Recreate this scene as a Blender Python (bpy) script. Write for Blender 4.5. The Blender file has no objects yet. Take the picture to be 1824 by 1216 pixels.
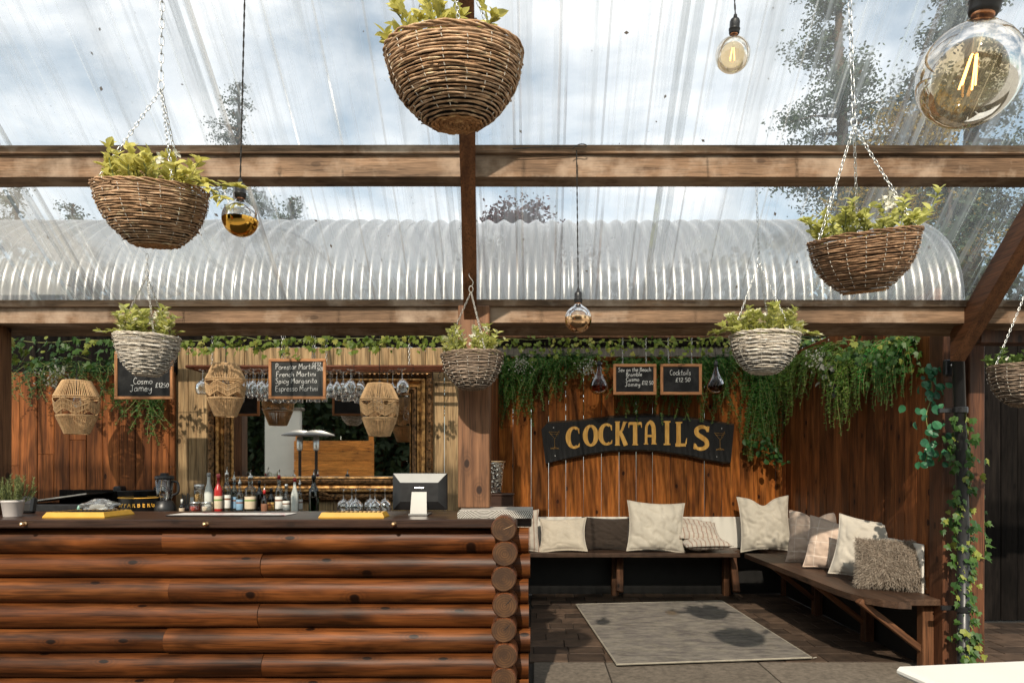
import bpy, math, random
from mathutils import Vector, Matrix, Euler, noise as mnoise

# ------------------------------------------------------------------ camera, world, sun, exposure
sc = bpy.context.scene
COL = sc.collection
R = math.radians
CAMH = 1.35
F = 1216.0                      # focal length in photograph pixels
PX, PY = 955.0, 835.0           # principal vanishing point in the photograph


def P(px, py, y):
    """a point of the place from its direction in the photograph and its real depth in metres"""
    return Vector(((px - PX) / F * y, y, CAMH - (py - PY) / F * y))


def W(px, y):
    """length in metres of px photograph pixels at depth y"""
    return px / F * y


cam_d = bpy.data.cameras.new('camera')
cam = bpy.data.objects.new('camera', cam_d)
COL.objects.link(cam)
cam.location = (0, 0, CAMH)
cam.rotation_euler = (R(90), 0, 0)
cam_d.sensor_width = 36
cam_d.lens = 36 * F / 1824
cam_d.shift_x = -(PX - 912) / 1824
cam_d.shift_y = (PY - 608) / 1824
cam_d.clip_start = 0.05
cam_d.clip_end = 1000
sc.camera = cam

SUN_EL, SUN_AZ = 36.5, -8         # elevation; turned to the right of straight behind the camera
world = bpy.data.worlds.new('World')
sc.world = world
world.use_nodes = True
wn = world.node_tree.nodes
wl = world.node_tree.links
wn.clear()
w_out = wn.new('ShaderNodeOutputWorld')
w_bg = wn.new('ShaderNodeBackground')
w_sky = wn.new('ShaderNodeTexSky')
w_sky.sky_type = 'NISHITA'
w_sky.sun_disc = False
w_sky.sun_elevation = R(SUN_EL)
w_sky.sun_rotation = R(180 - SUN_AZ)
w_sky.air_density = 1.0
w_sky.dust_density = 1.4
w_sky.ozone_density = 0.45
w_bg.inputs['Strength'].default_value = 0.15
w_tc = wn.new('ShaderNodeTexCoord')
w_map = wn.new('ShaderNodeMapping')
w_map.inputs['Scale'].default_value = (1.0, 1.0, 2.2)
w_map.inputs['Location'].default_value = (3.1, 1.7, 0.4)
w_no = wn.new('ShaderNodeTexNoise')
w_no.inputs['Scale'].default_value = 2.3
w_no.inputs['Detail'].default_value = 7
w_no.inputs['Roughness'].default_value = 0.55
w_no.inputs['Distortion'].default_value = 0.3
w_rp = wn.new('ShaderNodeValToRGB')
w_rp.color_ramp.elements[0].position = 0.42
w_rp.color_ramp.elements[0].color = (0.18, 0.18, 0.18, 1)
w_rp.color_ramp.elements[1].position = 0.62
w_mix = wn.new('ShaderNodeMix')
w_mix.data_type = 'RGBA'
w_mix.inputs['B'].default_value = (8.8, 8.85, 8.8, 1)
wl.new(w_tc.outputs['Generated'], w_map.inputs['Vector'])
wl.new(w_map.outputs['Vector'], w_no.inputs['Vector'])
wl.new(w_no.outputs['Fac'], w_rp.inputs['Fac'])
wl.new(w_rp.outputs['Color'], w_mix.inputs['Factor'])
w_tint = wn.new('ShaderNodeMix')
w_tint.data_type = 'RGBA'
w_tint.blend_type = 'MULTIPLY'
w_tint.inputs['Factor'].default_value = 1.0
w_tint.inputs['B'].default_value = (0.95, 1.12, 1.0, 1)
wl.new(w_sky.outputs['Color'], w_tint.inputs['A'])
wl.new(w_tint.outputs['Result'], w_mix.inputs['A'])
wl.new(w_mix.outputs['Result'], w_bg.inputs['Color'])
wl.new(w_bg.outputs['Background'], w_out.inputs['Surface'])

sun_d = bpy.data.lights.new('sun', 'SUN')
sun_d.energy = 4.7
sun_d.angle = R(0.7)
sun_d.color = (1.0, 0.885, 0.73)
sun = bpy.data.objects.new('sun', sun_d)
COL.objects.link(sun)
sun_dir = Vector((-math.sin(R(SUN_AZ)) * math.cos(R(SUN_EL)), math.cos(R(SUN_AZ)) * math.cos(R(SUN_EL)), -math.sin(R(SUN_EL))))
sun.rotation_euler = sun_dir.to_track_quat('-Z', 'Y').to_euler()
sun.location = (3, -6, 12)

sc.view_settings.view_transform = 'Standard'
sc.view_settings.look = 'None'
sc.view_settings.exposure = 0.12
sc.view_settings.gamma = 1.0
sc.render.engine = 'CYCLES'
sc.cycles.max_bounces = 8
sc.cycles.diffuse_bounces = 4
sc.cycles.glossy_bounces = 4
sc.cycles.transmission_bounces = 4
sc.cycles.transparent_max_bounces = 40
sc.cycles.caustics_reflective = False
sc.cycles.caustics_refractive = False
sc.cycles.sample_clamp_indirect = 5
sc.cycles.use_denoising = True
sc.cycles.denoiser = 'OPENIMAGEDENOISE'

rnd = random.Random(7)


# ------------------------------------------------------------------ mesh helpers
class MB:
    def __init__(self):
        self.v, self.f = [], []

    def add(self, vs, fs, M=None):
        o = len(self.v)
        for p in vs:
            p = Vector(p)
            self.v.append(M @ p if M is not None else p)
        self.f += [tuple(i + o for i in q) for q in fs]
        return self

    def cbox(self, c, s, b=0.004, M=None):
        """a box with chamfered edges: centre, full size, chamfer"""
        hx, hy, hz = s[0] / 2, s[1] / 2, s[2] / 2
        b = min(b, hx * .9, hy * .9, hz * .9)
        vs, idx = [], {}
        for sx in (-1, 1):
            for sy in (-1, 1):
                for sz in (-1, 1):
                    for a in range(3):
                        q = [sx * (hx - b), sy * (hy - b), sz * (hz - b)]
                        q[a] += b * (sx, sy, sz)[a]
                        idx[(sx, sy, sz, a)] = len(vs)
                        vs.append((c[0] + q[0], c[1] + q[1], c[2] + q[2]))
        fs = []
        for a in range(3):
            o1, o2 = [(1, 2), (2, 0), (0, 1)][a]
            for s_ in (-1, 1):
                q = []
                for (u, w) in ((-1, -1), (1, -1), (1, 1), (-1, 1)):
                    k = [0, 0, 0]
                    k[a] = s_
                    k[o1] = u
                    k[o2] = w
                    q.append(idx[(k[0], k[1], k[2], a)])
                fs.append(tuple(q if s_ > 0 else q[::-1]))
        for a in range(3):                      # edges parallel to axis a
            o1, o2 = [(1, 2), (2, 0), (0, 1)][a]
            for s1 in (-1, 1):
                for s2 in (-1, 1):
                    def k(sa):
                        t = [0, 0, 0]
                        t[a] = sa
                        t[o1] = s1
                        t[o2] = s2
                        return tuple(t)
                    q = [idx[k(-1) + (o1,)], idx[k(1) + (o1,)], idx[k(1) + (o2,)], idx[k(-1) + (o2,)]]
                    fs.append(tuple(q if s1 * s2 < 0 else q[::-1]))
        for sx in (-1, 1):
            for sy in (-1, 1):
                for sz in (-1, 1):
                    q = [idx[(sx, sy, sz, 0)], idx[(sx, sy, sz, 1)], idx[(sx, sy, sz, 2)]]
                    fs.append(tuple(q if sx * sy * sz > 0 else q[::-1]))
        return self.add(vs, fs, M)

    def tube(self, path, r, n=6, closed=False, caps=True, M=None, flat=1.0):
        path = [Vector(p) for p in path]
        m = len(path)
        rs = r if isinstance(r, (list, tuple)) else [r] * m
        vs, fs = [], []
        up = None
        for i, p in enumerate(path):
            if closed:
                t = path[(i + 1) % m] - path[i - 1]
            else:
                t = path[min(i + 1, m - 1)] - path[max(i - 1, 0)]
            if t.length < 1e-9:
                t = Vector((0, 0, 1))
            t.normalize()
            if up is None:
                up = Vector((0, 0, 1)) if abs(t.z) < .9 else Vector((1, 0, 0))
            a = t.cross(up)
            if a.length < 1e-6:
                a = t.cross(Vector((.3, .8, .5)))
            a.normalize()
            b = a.cross(t)
            up = b
            for k in range(n):
                an = 2 * math.pi * k / n
                vs.append(p + (a * math.cos(an) + b * math.sin(an) * flat) * rs[i])
        last = m if closed else m - 1
        for i in range(last):
            j = (i + 1) % m
            for k in range(n):
                k2 = (k + 1) % n
                fs.append((i * n + k, i * n + k2, j * n + k2, j * n + k))
        if caps and not closed:
            fs.append(tuple(range(n)))
            fs.append(tuple((m - 1) * n + k for k in range(n - 1, -1, -1)))
        return self.add(vs, fs, M)

    def lathe(self, prof, n=20, M=None, cap=True):
        vs, fs = [], []
        for (r, z) in prof:
            for k in range(n):
                a = 2 * math.pi * k / n
                vs.append((r * math.cos(a), r * math.sin(a), z))
        for i in range(len(prof) - 1):
            for k in range(n):
                k2 = (k + 1) % n
                fs.append((i * n + k, i * n + k2, (i + 1) * n + k2, (i + 1) * n + k))
        if cap:
            fs.append(tuple(range(n - 1, -1, -1)))
            e = (len(prof) - 1) * n
            fs.append(tuple(e + k for k in range(n)))
        return self.add(vs, fs, M)

    def prism(self, pts, a, d, M=None):
        """2-D outline pts extruded by vector d; a maps (u, v) to 3-D"""
        n = len(pts)
        lo = [Vector(a(*p)) for p in pts]
        hi = [p + Vector(d) for p in lo]
        fs = [tuple(range(n - 1, -1, -1)), tuple(range(n, 2 * n))]
        for i in range(n):
            j = (i + 1) % n
            fs.append((i, j, n + j, n + i))
        return self.add(lo + hi, fs, M)

    def mesh(self, name, smooth=False):
        me = bpy.data.meshes.new(name)
        me.from_pydata([tuple(p) for p in self.v], [], self.f)
        me.update()
        if smooth:
            me.polygons.foreach_set('use_smooth', [True] * len(me.polygons))
        return me


def place(o, parent, loc, rot, scale=None):
    COL.objects.link(o)
    if parent is not None:
        o.parent = parent
    o.location = loc
    o.rotation_euler = rot
    if scale is not None:
        o.scale = scale if isinstance(scale, (tuple, list, Vector)) else (scale,) * 3
    return o


def obj(name, mb, m, parent=None, loc=(0, 0, 0), rot=(0, 0, 0), smooth=False, stuff=False, label=None):
    me = mb.mesh(name, smooth) if isinstance(mb, MB) else mb
    if m is not None and not me.materials:
        me.materials.append(m)
    o = place(bpy.data.objects.new(name, me), parent, loc, rot)
    if stuff:
        o['kind'] = 'stuff'
    if label:
        o['label'] = label
    return o


def tag(o, label, cat, group=None, kind=None):
    o['label'] = label
    o['category'] = cat
    if group:
        o['group'] = group
    if kind:
        o['kind'] = kind
    return o


def thing(name, label, cat, loc=(0, 0, 0), rot=(0, 0, 0), group=None):
    o = bpy.data.objects.new(name, None)
    o.empty_display_size = .1
    place(o, None, loc, rot)
    return tag(o, label, cat, group)


def struct(name, mb, m, loc=(0, 0, 0)):
    o = obj(name, mb, m, None, loc)
    o['kind'] = 'structure'
    return o


def T(x, y, z):
    return Matrix.Translation((x, y, z))


def RX(d):
    return Matrix.Rotation(R(d), 4, 'X')


def RY(d):
    return Matrix.Rotation(R(d), 4, 'Y')


def RZ(d):
    return Matrix.Rotation(R(d), 4, 'Z')


def catmull(pts, k=4):
    pts = [Vector(p) for p in pts]
    if len(pts) < 3:
        return pts
    out = []
    for i in range(len(pts) - 1):
        p0, p1, p2, p3 = pts[max(i - 1, 0)], pts[i], pts[i + 1], pts[min(i + 2, len(pts) - 1)]
        for j in range(k):
            t = j / k
            out.append(.5 * ((2 * p1) + (p2 - p0) * t + (2 * p0 - 5 * p1 + 4 * p2 - p3) * t * t + (3 * p1 - p0 - 3 * p2 + p3) * t ** 3))
    out.append(pts[-1])
    return out


# ------------------------------------------------------------------ materials
class NT:
    def __init__(self, name):
        self.m = bpy.data.materials.new(name)
        self.m.use_nodes = True
        self.n = self.m.node_tree.nodes
        self.l = self.m.node_tree.links
        self.n.clear()
        self.out = self.n.new('ShaderNodeOutputMaterial')

    def new(self, t, **kw):
        x = self.n.new('ShaderNode' + t)
        for k, v in kw.items():
            if k in x.inputs:
                s = x.inputs[k]
                if hasattr(v, 'is_output') or isinstance(v, bpy.types.NodeSocket):
                    self.l.new(v, s)
                else:
                    s.default_value = v
            else:
                setattr(x, k, v)
        return x

    def link(self, a, b):
        self.l.new(a, b)

    def math(self, op, a, b=0.0, clamp=False):
        x = self.n.new('ShaderNodeMath')
        x.operation = op
        x.use_clamp = clamp
        for i, v in enumerate((a, b)):
            if isinstance(v, bpy.types.NodeSocket):
                self.l.new(v, x.inputs[i])
            else:
                x.inputs[i].default_value = v
        return x.outputs[0]

    def mixc(self, fac, a, b, mode='MIX'):
        x = self.n.new('ShaderNodeMix')
        x.data_type = 'RGBA'
        x.blend_type = mode
        for k, v in (('Factor', fac), ('A', a), ('B', b)):
            if isinstance(v, bpy.types.NodeSocket):
                self.l.new(v, x.inputs[k])
            elif k == 'Factor':
                x.inputs[k].default_value = v
            else:
                x.inputs[k].default_value = tuple(v) + (1,) * (4 - len(v))
        return x.outputs['Result']

    def ramp(self, fac, stops):
        x = self.n.new('ShaderNodeValToRGB')
        e = x.color_ramp.elements
        while len(e) < len(stops):
            e.new(.5)
        for i, (p, c) in enumerate(stops):
            e[i].position = p
            e[i].color = (c, c, c, 1) if isinstance(c, (int, float)) else tuple(c) + (1,) * (4 - len(c))
        self.l.new(fac, x.inputs['Fac'])
        return x.outputs['Color']

    def coords(self, scale=(1, 1, 1), rand=True):
        tc = self.n.new('ShaderNodeTexCoord')
        mp = self.n.new('ShaderNodeMapping')
        mp.inputs['Scale'].default_value = scale
        self.l.new(tc.outputs['Object'], mp.inputs['Vector'])
        if rand:
            oi = self.n.new('ShaderNodeObjectInfo')
            cb = self.n.new('ShaderNodeCombineXYZ')
            for i, k in enumerate((37.0, 61.0, 23.0)):
                self.l.new(self.math('MULTIPLY', oi.outputs['Random'], k), cb.inputs[i])
            self.l.new(cb.outputs[0], mp.inputs['Location'])
        return mp.outputs['Vector']

    def noise(self, vec, scale, detail=4, rough=.55, dist=0.0):
        x = self.n.new('ShaderNodeTexNoise')
        x.inputs['Scale'].default_value = scale
        x.inputs['Detail'].default_value = detail
        x.inputs['Roughness'].default_value = rough
        x.inputs['Distortion'].default_value = dist
        self.l.new(vec, x.inputs['Vector'])
        return x.outputs['Fac']

    def bump(self, h, strength=.3, dist=.01):
        x = self.n.new('ShaderNodeBump')
        x.inputs['Strength'].default_value = strength
        x.inputs['Distance'].default_value = dist
        self.l.new(h, x.inputs['Height'])
        return x.outputs['Normal']

    def principled(self, col, rough=.6, spec=.4, metal=0.0, normal=None, coat=0.0, **kw):
        x = self.n.new('ShaderNodeBsdfPrincipled')

        def s(k, v):
            if isinstance(v, bpy.types.NodeSocket):
                self.l.new(v, x.inputs[k])
            elif isinstance(v, (tuple, list)):
                x.inputs[k].default_value = tuple(v) + (1,) * (4 - len(v))
            else:
                x.inputs[k].default_value = v
        s('Base Color', col)
        s('Roughness', rough)
        s('Specular IOR Level', spec)
        s('Metallic', metal)
        if coat:
            s('Coat Weight', coat)
            s('Coat Roughness', .25)
        if normal is not None:
            s('Normal', normal)
        for k, v in kw.items():
            s(k, v)
        self.l.new(x.outputs[0], self.out.inputs['Surface'])
        return x

    def randv(self, lo, hi):
        oi = self.n.new('ShaderNodeObjectInfo')
        x = self.n.new('ShaderNodeMapRange')
        x.inputs['To Min'].default_value = lo
        x.inputs['To Max'].default_value = hi
        self.l.new(oi.outputs['Random'], x.inputs['Value'])
        return x.outputs[0]


def wood(name, light, mid, dark, axis='Z', grain=26.0, rough=.55, spec=.35, knots=.9, var=(.72, 1.2), coat=0.0, blotch=.6, bump=.25, wear=None, kscale=4.5):
    t = NT(name)
    st = {'X': (.09, 1, 1), 'Y': (1, .09, 1), 'Z': (1, 1, .09)}[axis]
    st2 = {'X': (.22, 1, 1), 'Y': (1, .22, 1), 'Z': (1, 1, .22)}[axis]
    v = t.coords(st)
    v2 = t.coords(st2)
    warp = t.noise(v2, 3.2, 2)
    g = t.noise(v, grain, 6, .62, .25)
    # annual rings: bands that bend round the knots
    wv = t.n.new('ShaderNodeTexWave')
    wv.wave_type = 'BANDS'
    wv.bands_direction = {'X': 'Y', 'Y': 'X', 'Z': 'X'}[axis]
    wv.inputs['Scale'].default_value = 6.0
    wv.inputs['Distortion'].default_value = 7.0
    wv.inputs['Detail'].default_value = 2.0
    wv.inputs['Detail Scale'].default_value = .8
    t.link(v, wv.inputs['Vector'])
    ring = wv.outputs['Fac']
    mixf = t.math('ADD', t.math('MULTIPLY', g, .80), t.math('MULTIPLY', ring, .20))
    fine = t.noise(v, grain * 4.5, 3, .6)
    mixf = t.math('ADD', t.math('MULTIPLY', mixf, .78), t.math('MULTIPLY', fine, .22))
    base = t.ramp(mixf, [(.18, dark), (.45, mid), (.86, light)])
    lines = t.noise(t.coords(tuple(.035 if c < .5 else 1 for c in st)), grain * 7, 2, .7, .4)
    base = t.mixc(1.0, base, t.ramp(lines, [(.36, .52), (.50, 1.0), (.66, 1.14)]), 'MULTIPLY')
    bl = t.noise(v2, 6.5, 3, .6, .6)
    bl = t.ramp(bl, [(.34, 1.0 - blotch), (.62, 1.15)])
    col = t.mixc(1.0, base, bl, 'MULTIPLY')
    # knots
    sepk = t.n.new('ShaderNodeSeparateXYZ')
    t.link(t.coords((1, 1, 1)), sepk.inputs[0])
    ai = 'XYZ'.index(axis)
    ot = [i for i in range(3) if i != ai]
    across = t.math('ADD', sepk.outputs[ot[0]], sepk.outputs[ot[1]])
    cbk = t.n.new('ShaderNodeCombineXYZ')
    t.link(t.math('ADD', across, t.math('MULTIPLY', warp, .10)), cbk.inputs[0])
    t.link(t.math('MULTIPLY', sepk.outputs[ai], .55), cbk.inputs[1])
    vo = t.n.new('ShaderNodeTexVoronoi')
    vo.voronoi_dimensions = '2D'
    vo.inputs['Scale'].default_value = kscale
    t.link(cbk.outputs[0], vo.inputs['Vector'])
    sepc = t.n.new('ShaderNodeSeparateColor')
    t.link(vo.outputs['Color'], sepc.inputs[0])
    pick = t.math('GREATER_THAN', sepc.outputs[0], .38)
    halo = t.math('MULTIPLY', t.ramp(vo.outputs['Distance'], [(.055, 1.0), (.075, .35), (.10, .75), (.125, .25), (.16, .5), (.20, .15), (.28, 0.0)]), pick)
    kn = t.math('MULTIPLY', t.ramp(vo.outputs['Distance'], [(.045, 1.0), (.068, 0.0)]), pick)
    col = t.mixc(t.math('MULTIPLY', halo, .65 * knots), col, tuple(c * .6 for c in dark))
    kf = t.math('MULTIPLY', kn, knots)
    col = t.mixc(kf, col, tuple(c * .3 for c in dark))
    if wear:
        w_ = t.noise(t.coords((1, 1, 1)), 2.6, 5, .65)
        wf = t.ramp(w_, [(.50, 0.0), (.66, .8)])
        col = t.mixc(wf, col, wear)
    rv = t.randv(*var)
    cb = t.n.new('ShaderNodeCombineColor')
    for i in range(3):
        t.link(rv, cb.inputs[i])
    col = t.mixc(1.0, col, cb.outputs[0], 'MULTIPLY')
    rr = t.math('ADD', t.math('MULTIPLY', g, .25), rough - .12)
    t.principled(col, rr, spec, normal=t.bump(mixf, bump, .006), coat=coat)
    return t.m


def plain(name, col, rough=.6, spec=.4, metal=0.0, var=.25, scale=18, bump=.1, objvar=(.9, 1.1)):
    t = NT(name)
    n = t.noise(t.coords(), scale, 5, .6)
    c = t.mixc(t.ramp(n, [(.3, 0.0), (.7, 1.0)]), tuple(x * (1 - var) for x in col), tuple(min(1, x * (1 + var * .6)) for x in col))
    rv = t.randv(*objvar)
    cb = t.n.new('ShaderNodeCombineColor')
    for i in range(3):
        t.link(rv, cb.inputs[i])
    c = t.mixc(1.0, c, cb.outputs[0], 'MULTIPLY')
    t.principled(c, t.math('ADD', t.math('MULTIPLY', n, .16), max(.02, rough - .08)), spec, metal, normal=t.bump(n, bump, .004) if bump else None)
    return t.m


def fabric(name, col, weave=260, stripes=None, check=None):
    t = NT(name)
    v = t.coords((1, 1, 1), rand=False)
    n = t.noise(v, weave, 2, .5)
    big = t.noise(t.coords(), 6, 4, .6)
    c = t.mixc(t.ramp(big, [(.3, 0.0), (.7, 1.0)]), tuple(x * .84 for x in col), tuple(min(1, x * 1.06) for x in col))
    sx = t.n.new('ShaderNodeSeparateXYZ')
    t.link(v, sx.inputs[0])
    if stripes:
        s = t.math('SINE', t.math('MULTIPLY', sx.outputs[0], stripes[1]))
        f = t.ramp(s, [(.55, 0.0), (.75, 1.0)])
        c = t.mixc(f, c, stripes[0])
    if check:
        for i in (0, 2):
            s = t.math('ABSOLUTE', t.math('SINE', t.math('ADD', t.math('MULTIPLY', sx.outputs[i], check[1]), .6)))
            f = t.ramp(s, [(.0, 1.0), (.10, 0.0)])
            c = t.mixc(f, c, check[0])
    c = t.mixc(t.math('MULTIPLY', n, .35), c, tuple(x * .6 for x in col))
    t.principled(c, .9, .15, normal=t.bump(n, .35, .002), **{'Sheen Weight': .25})
    return t.m


def leafmat(name, a, b, trans=.35, rough=.45, tip=None):
    """foliage: colour varies leaf by leaf, with light coming through"""
    t = NT(name)
    geo = t.n.new('ShaderNodeNewGeometry')
    rnd_is = geo.outputs['Random Per Island']
    c = t.mixc(rnd_is, a, b)
    if tip:
        oi = t.math('GREATER_THAN', rnd_is, .82)
        c = t.mixc(oi, c, tip)
    n = t.noise(t.coords(), 60, 3)
    c = t.mixc(t.math('MULTIPLY', n, .4), c, tuple(x * .55 for x in a))
    p = t.n.new('ShaderNodeBsdfPrincipled')
    t.link(c, p.inputs['Base Color'])
    p.inputs['Roughness'].default_value = rough
    p.inputs['Specular IOR Level'].default_value = .35
    tr = t.n.new('ShaderNodeBsdfTranslucent')
    t.link(c, tr.inputs['Color'])
    mx = t.n.new('ShaderNodeMixShader')
    mx.inputs[0].default_value = trans
    t.link(p.outputs[0], mx.inputs[1])
    t.link(tr.outputs[0], mx.inputs[2])
    t.link(mx.outputs[0], t.out.inputs['Surface'])
    return t.m


def clear(name, tint=(.97, .98, .98), haze=.0, streak=0.0, axis='X', gloss=.12, dens=40.0, rough=.06, hazecol=(.85, .86, .86), spots=0.0, ior=1.45, fres=.8, edge=0.0):
    """thin clear sheet or thin glass: lets light straight through, with sheen and dirt"""
    t = NT(name)
    tr = t.new('BsdfTransparent', Color=tuple(tint) + (1,))
    cur = tr.outputs[0]
    if haze or streak:
        st = {'X': (1, .03, .03), 'Y': (.03, 1, .03), 'Z': (.03, .03, 1)}[axis]
        v = t.coords(st)
        n1 = t.noise(v, dens, 3, .7)
        n2 = t.noise(v, dens * .22, 2, .6)
        f = t.math('ADD', t.math('MULTIPLY', t.ramp(n1, [(.5, 0.0), (.74, 1.0)]), streak), t.math('MULTIPLY', t.ramp(n2, [(.45, 0.0), (.7, 1.0)]), streak * .6))
        if spots:
            vo = t.n.new('ShaderNodeTexVoronoi')
            vo.inputs['Scale'].default_value = 26
            t.link(t.coords(), vo.inputs['Vector'])
            n3 = t.noise(t.coords(), 3.0, 3)
            sp = t.math('MULTIPLY', t.ramp(vo.outputs['Distance'], [(.05, 1.0), (.14, 0.0)]), t.ramp(n3, [(.48, 0.0), (.62, 1.0)]))
            f = t.math('ADD', f, t.math('MULTIPLY', sp, spots))
        if edge:
            lw = t.n.new('ShaderNodeLayerWeight')
            lw.inputs['Blend'].default_value = .5
            f = t.math('ADD', f, t.math('MULTIPLY', t.math('POWER', lw.outputs['Facing'], 3.0), edge))
        f = t.math('ADD', f, haze, clamp=True)
        df = t.new('BsdfDiffuse', Color=tuple(hazecol) + (1,))
        tl = t.new('BsdfTranslucent', Color=tuple(hazecol) + (1,))
        m1 = t.n.new('ShaderNodeMixShader')
        m1.inputs[0].default_value = .6
        t.link(df.outputs[0], m1.inputs[1])
        t.link(tl.outputs[0], m1.inputs[2])
        m2 = t.n.new('ShaderNodeMixShader')
        t.link(f, m2.inputs[0])
        t.link(cur, m2.inputs[1])
        t.link(m1.outputs[0], m2.inputs[2])
        cur = m2.outputs[0]
    gl = t.new('BsdfGlossy', Color=(1, 1, 1, 1), Roughness=rough)
    fr = t.n.new('ShaderNodeFresnel')
    fr.inputs['IOR'].default_value = ior
    ff = t.math('ADD', t.math('MULTIPLY', fr.outputs[0], fres), gloss * .3, clamp=True)
    m3 = t.n.new('ShaderNodeMixShader')
    t.link(ff, m3.inputs[0])
    t.link(cur, m3.inputs[1])
    t.link(gl.outputs[0], m3.inputs[2])
    t.link(m3.outputs[0], t.out.inputs['Surface'])
    return t.m


def emit(name, col, s):
    t = NT(name)
    e = t.new('Emission', Color=tuple(col) + (1,), Strength=s)
    t.link(e.outputs[0], t.out.inputs['Surface'])
    return t.m


M = {}
M['log'] = wood('varnished_log', (.235, .082, .022), (.128, .038, .009), (.038, .012, .004), 'X', 12, .46, .19, 1.0, (.62, 1.2), blotch=.75, kscale=4.2, bump=.5)
M['log_y'] = wood('varnished_log_end_on', (.24, .092, .032), (.135, .044, .016), (.048, .016, .007), 'Y', 20, .4, .45, .6, (.8, 1.15), coat=.2, blotch=.45)
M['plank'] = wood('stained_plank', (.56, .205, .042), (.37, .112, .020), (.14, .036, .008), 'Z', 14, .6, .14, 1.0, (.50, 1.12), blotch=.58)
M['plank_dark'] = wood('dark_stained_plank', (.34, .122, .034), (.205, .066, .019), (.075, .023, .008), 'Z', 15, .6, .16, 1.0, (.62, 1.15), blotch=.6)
M['plank_pale'] = wood('bare_plank', (.52, .37, .20), (.40, .26, .13), (.22, .13, .06), 'Z', 16, .65, .25, .9, (.85, 1.1), blotch=.3)
M['plank_black'] = wood('black_plank', (.015, .012, .010), (.009, .007, .006), (.004, .003, .003), 'Z', 22, .85, .08, .5, (.7, 1.2), blotch=.5)
M['beam'] = wood('weathered_beam', (.35, .228, .145), (.21, .127, .075), (.085, .046, .027), 'X', 30, .7, .2, .4, (.9, 1.1), blotch=.42, wear=(.40, .30, .22), bump=.4)
M['beam_top'] = wood('weathered_batten', (.36, .24, .155), (.22, .135, .08), (.07, .04, .024), 'X', 26, .75, .2, .5, (.9, 1.1), blotch=.6, wear=(.44, .35, .27), bump=.4)
M['rafter'] = wood('rafter_wood', (.20, .085, .036), (.125, .050, .021), (.05, .02, .01), 'Y', 22, .55, .3, .8, (.85, 1.1), blotch=.4)
M['post'] = wood('post_wood', (.235, .115, .055), (.150, .068, .031), (.075, .030, .014), 'Z', 14, .55, .3, 1.0, (.9, 1.1), blotch=.25)
M['post_dark'] = wood('dark_post_wood', (.16, .062, .026), (.095, .036, .016), (.04, .014, .008), 'Z', 18, .55, .3, .8, (.8, 1.15), blotch=.5)
M['counter'] = wood('dark_counter', (.065, .032, .018), (.038, .018, .011), (.022, .011, .008), 'X', 20, .33, .5, .5, (.9, 1.1), blotch=.4)
M['sawn'] = wood('weathered_sawn_board', (.62, .58, .52), (.40, .37, .33), (.12, .105, .09), 'X', 10, .75, .2, .4, (.9, 1.1), blotch=.2, bump=.6)
M['bench'] = wood('bench_board', (.105, .058, .033), (.064, .034, .020), (.028, .015, .009), 'X', 20, .5, .35, .6, (.8, 1.2), blotch=.4)
M['bench_y'] = wood('bench_board_deep', (.105, .058, .033), (.064, .034, .020), (.028, .015, .009), 'Y', 20, .5, .35, .6, (.8, 1.2), blotch=.4)
M['brace'] = wood('bench_leg_wood', (.22, .10, .045), (.13, .055, .025), (.05, .022, .01), 'Z', 20, .55, .3, .7, (.8, 1.15), blotch=.5)
M['black'] = plain('black_panel', (.012, .011, .010), .6, .3, var=.4, scale=6)
M['whiteboard'] = plain('white_painted_board', (.66, .63, .56), .5, .35, var=.06, scale=4, bump=.05)
M['paver'] = plain('brown_paver', (.072, .046, .030), .7, .3, var=.45, scale=11, bump=.35, objvar=(.45, 1.3))
M['grout'] = plain('dark_grout', (.03, .026, .022), .9, .2, var=.3, scale=40)
M['concrete'] = plain('concrete_slab', (.145, .120, .094), .85, .25, var=.4, scale=30, bump=.4)
M['earth'] = plain('ground_surface', (.40, .37, .32), .9, .2, var=.35, scale=3, bump=.3)
M['steel'] = plain('galvanised_steel', (.62, .62, .60), .32, .5, 1.0, var=.25, scale=50, bump=0)
M['chain_dark'] = plain('dull_chain', (.42, .40, .36), .4, .5, 1.0, var=.3, scale=50, bump=0)
M['brass'] = plain('brass', (.75, .48, .25), .3, .5, 1.0, var=.2, scale=40, bump=0)
M['blackmetal'] = plain('black_metal', (.014, .014, .015), .32, .5, var=.3, scale=20, bump=.03)
M['blackplastic'] = plain('black_plastic', (.016, .016, .017), .38, .5, var=.2, scale=30, bump=.03)
M['roof'] = clear('clear_roofing', (.96, .97, .975), .17, .38, 'X', .06, 30.0, .10, spots=.35, fres=.35, hazecol=(.93, .94, .94))
M['roof_lap'] = clear('clear_roofing_overlap', (.95, .96, .96), .15, .30, 'X', .10, 46.0, .12, spots=.35, fres=.35, hazecol=(.93, .94, .94))
M['vault'] = clear('clear_corrugated', (.94, .95, .95), .03, .14, 'X', .72, 22.0, .36, spots=.3, hazecol=(.95, .96, .96), ior=1.45, fres=.5, edge=.35)
M['glass'] = clear('clear_glass', (.93, .94, .94), gloss=.16, rough=.02, ior=1.6)
M['amber'] = clear('amber_glass', (.95, .82, .62), gloss=.10, rough=.02, ior=1.45, fres=.6)
M['amber_deep'] = clear('dark_amber_glass', (.42, .20, .045), gloss=.06, rough=.02, ior=1.4, fres=.45)
M['clearbulb'] = clear('clear_bulb_glass', (.95, .95, .93), gloss=.14, rough=.02, ior=1.5)
M['gold'] = plain('gold_mirror_coat', (.80, .44, .08), .10, .5, 1.0, var=.08, scale=6, bump=0)
M['filament'] = emit('glowing_filament', (1.0, .50, .14), 9.0)
M['copper'] = plain('copper_cap', (.72, .36, .20), .3, .5, 1.0, var=.2, scale=30, bump=0)
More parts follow.
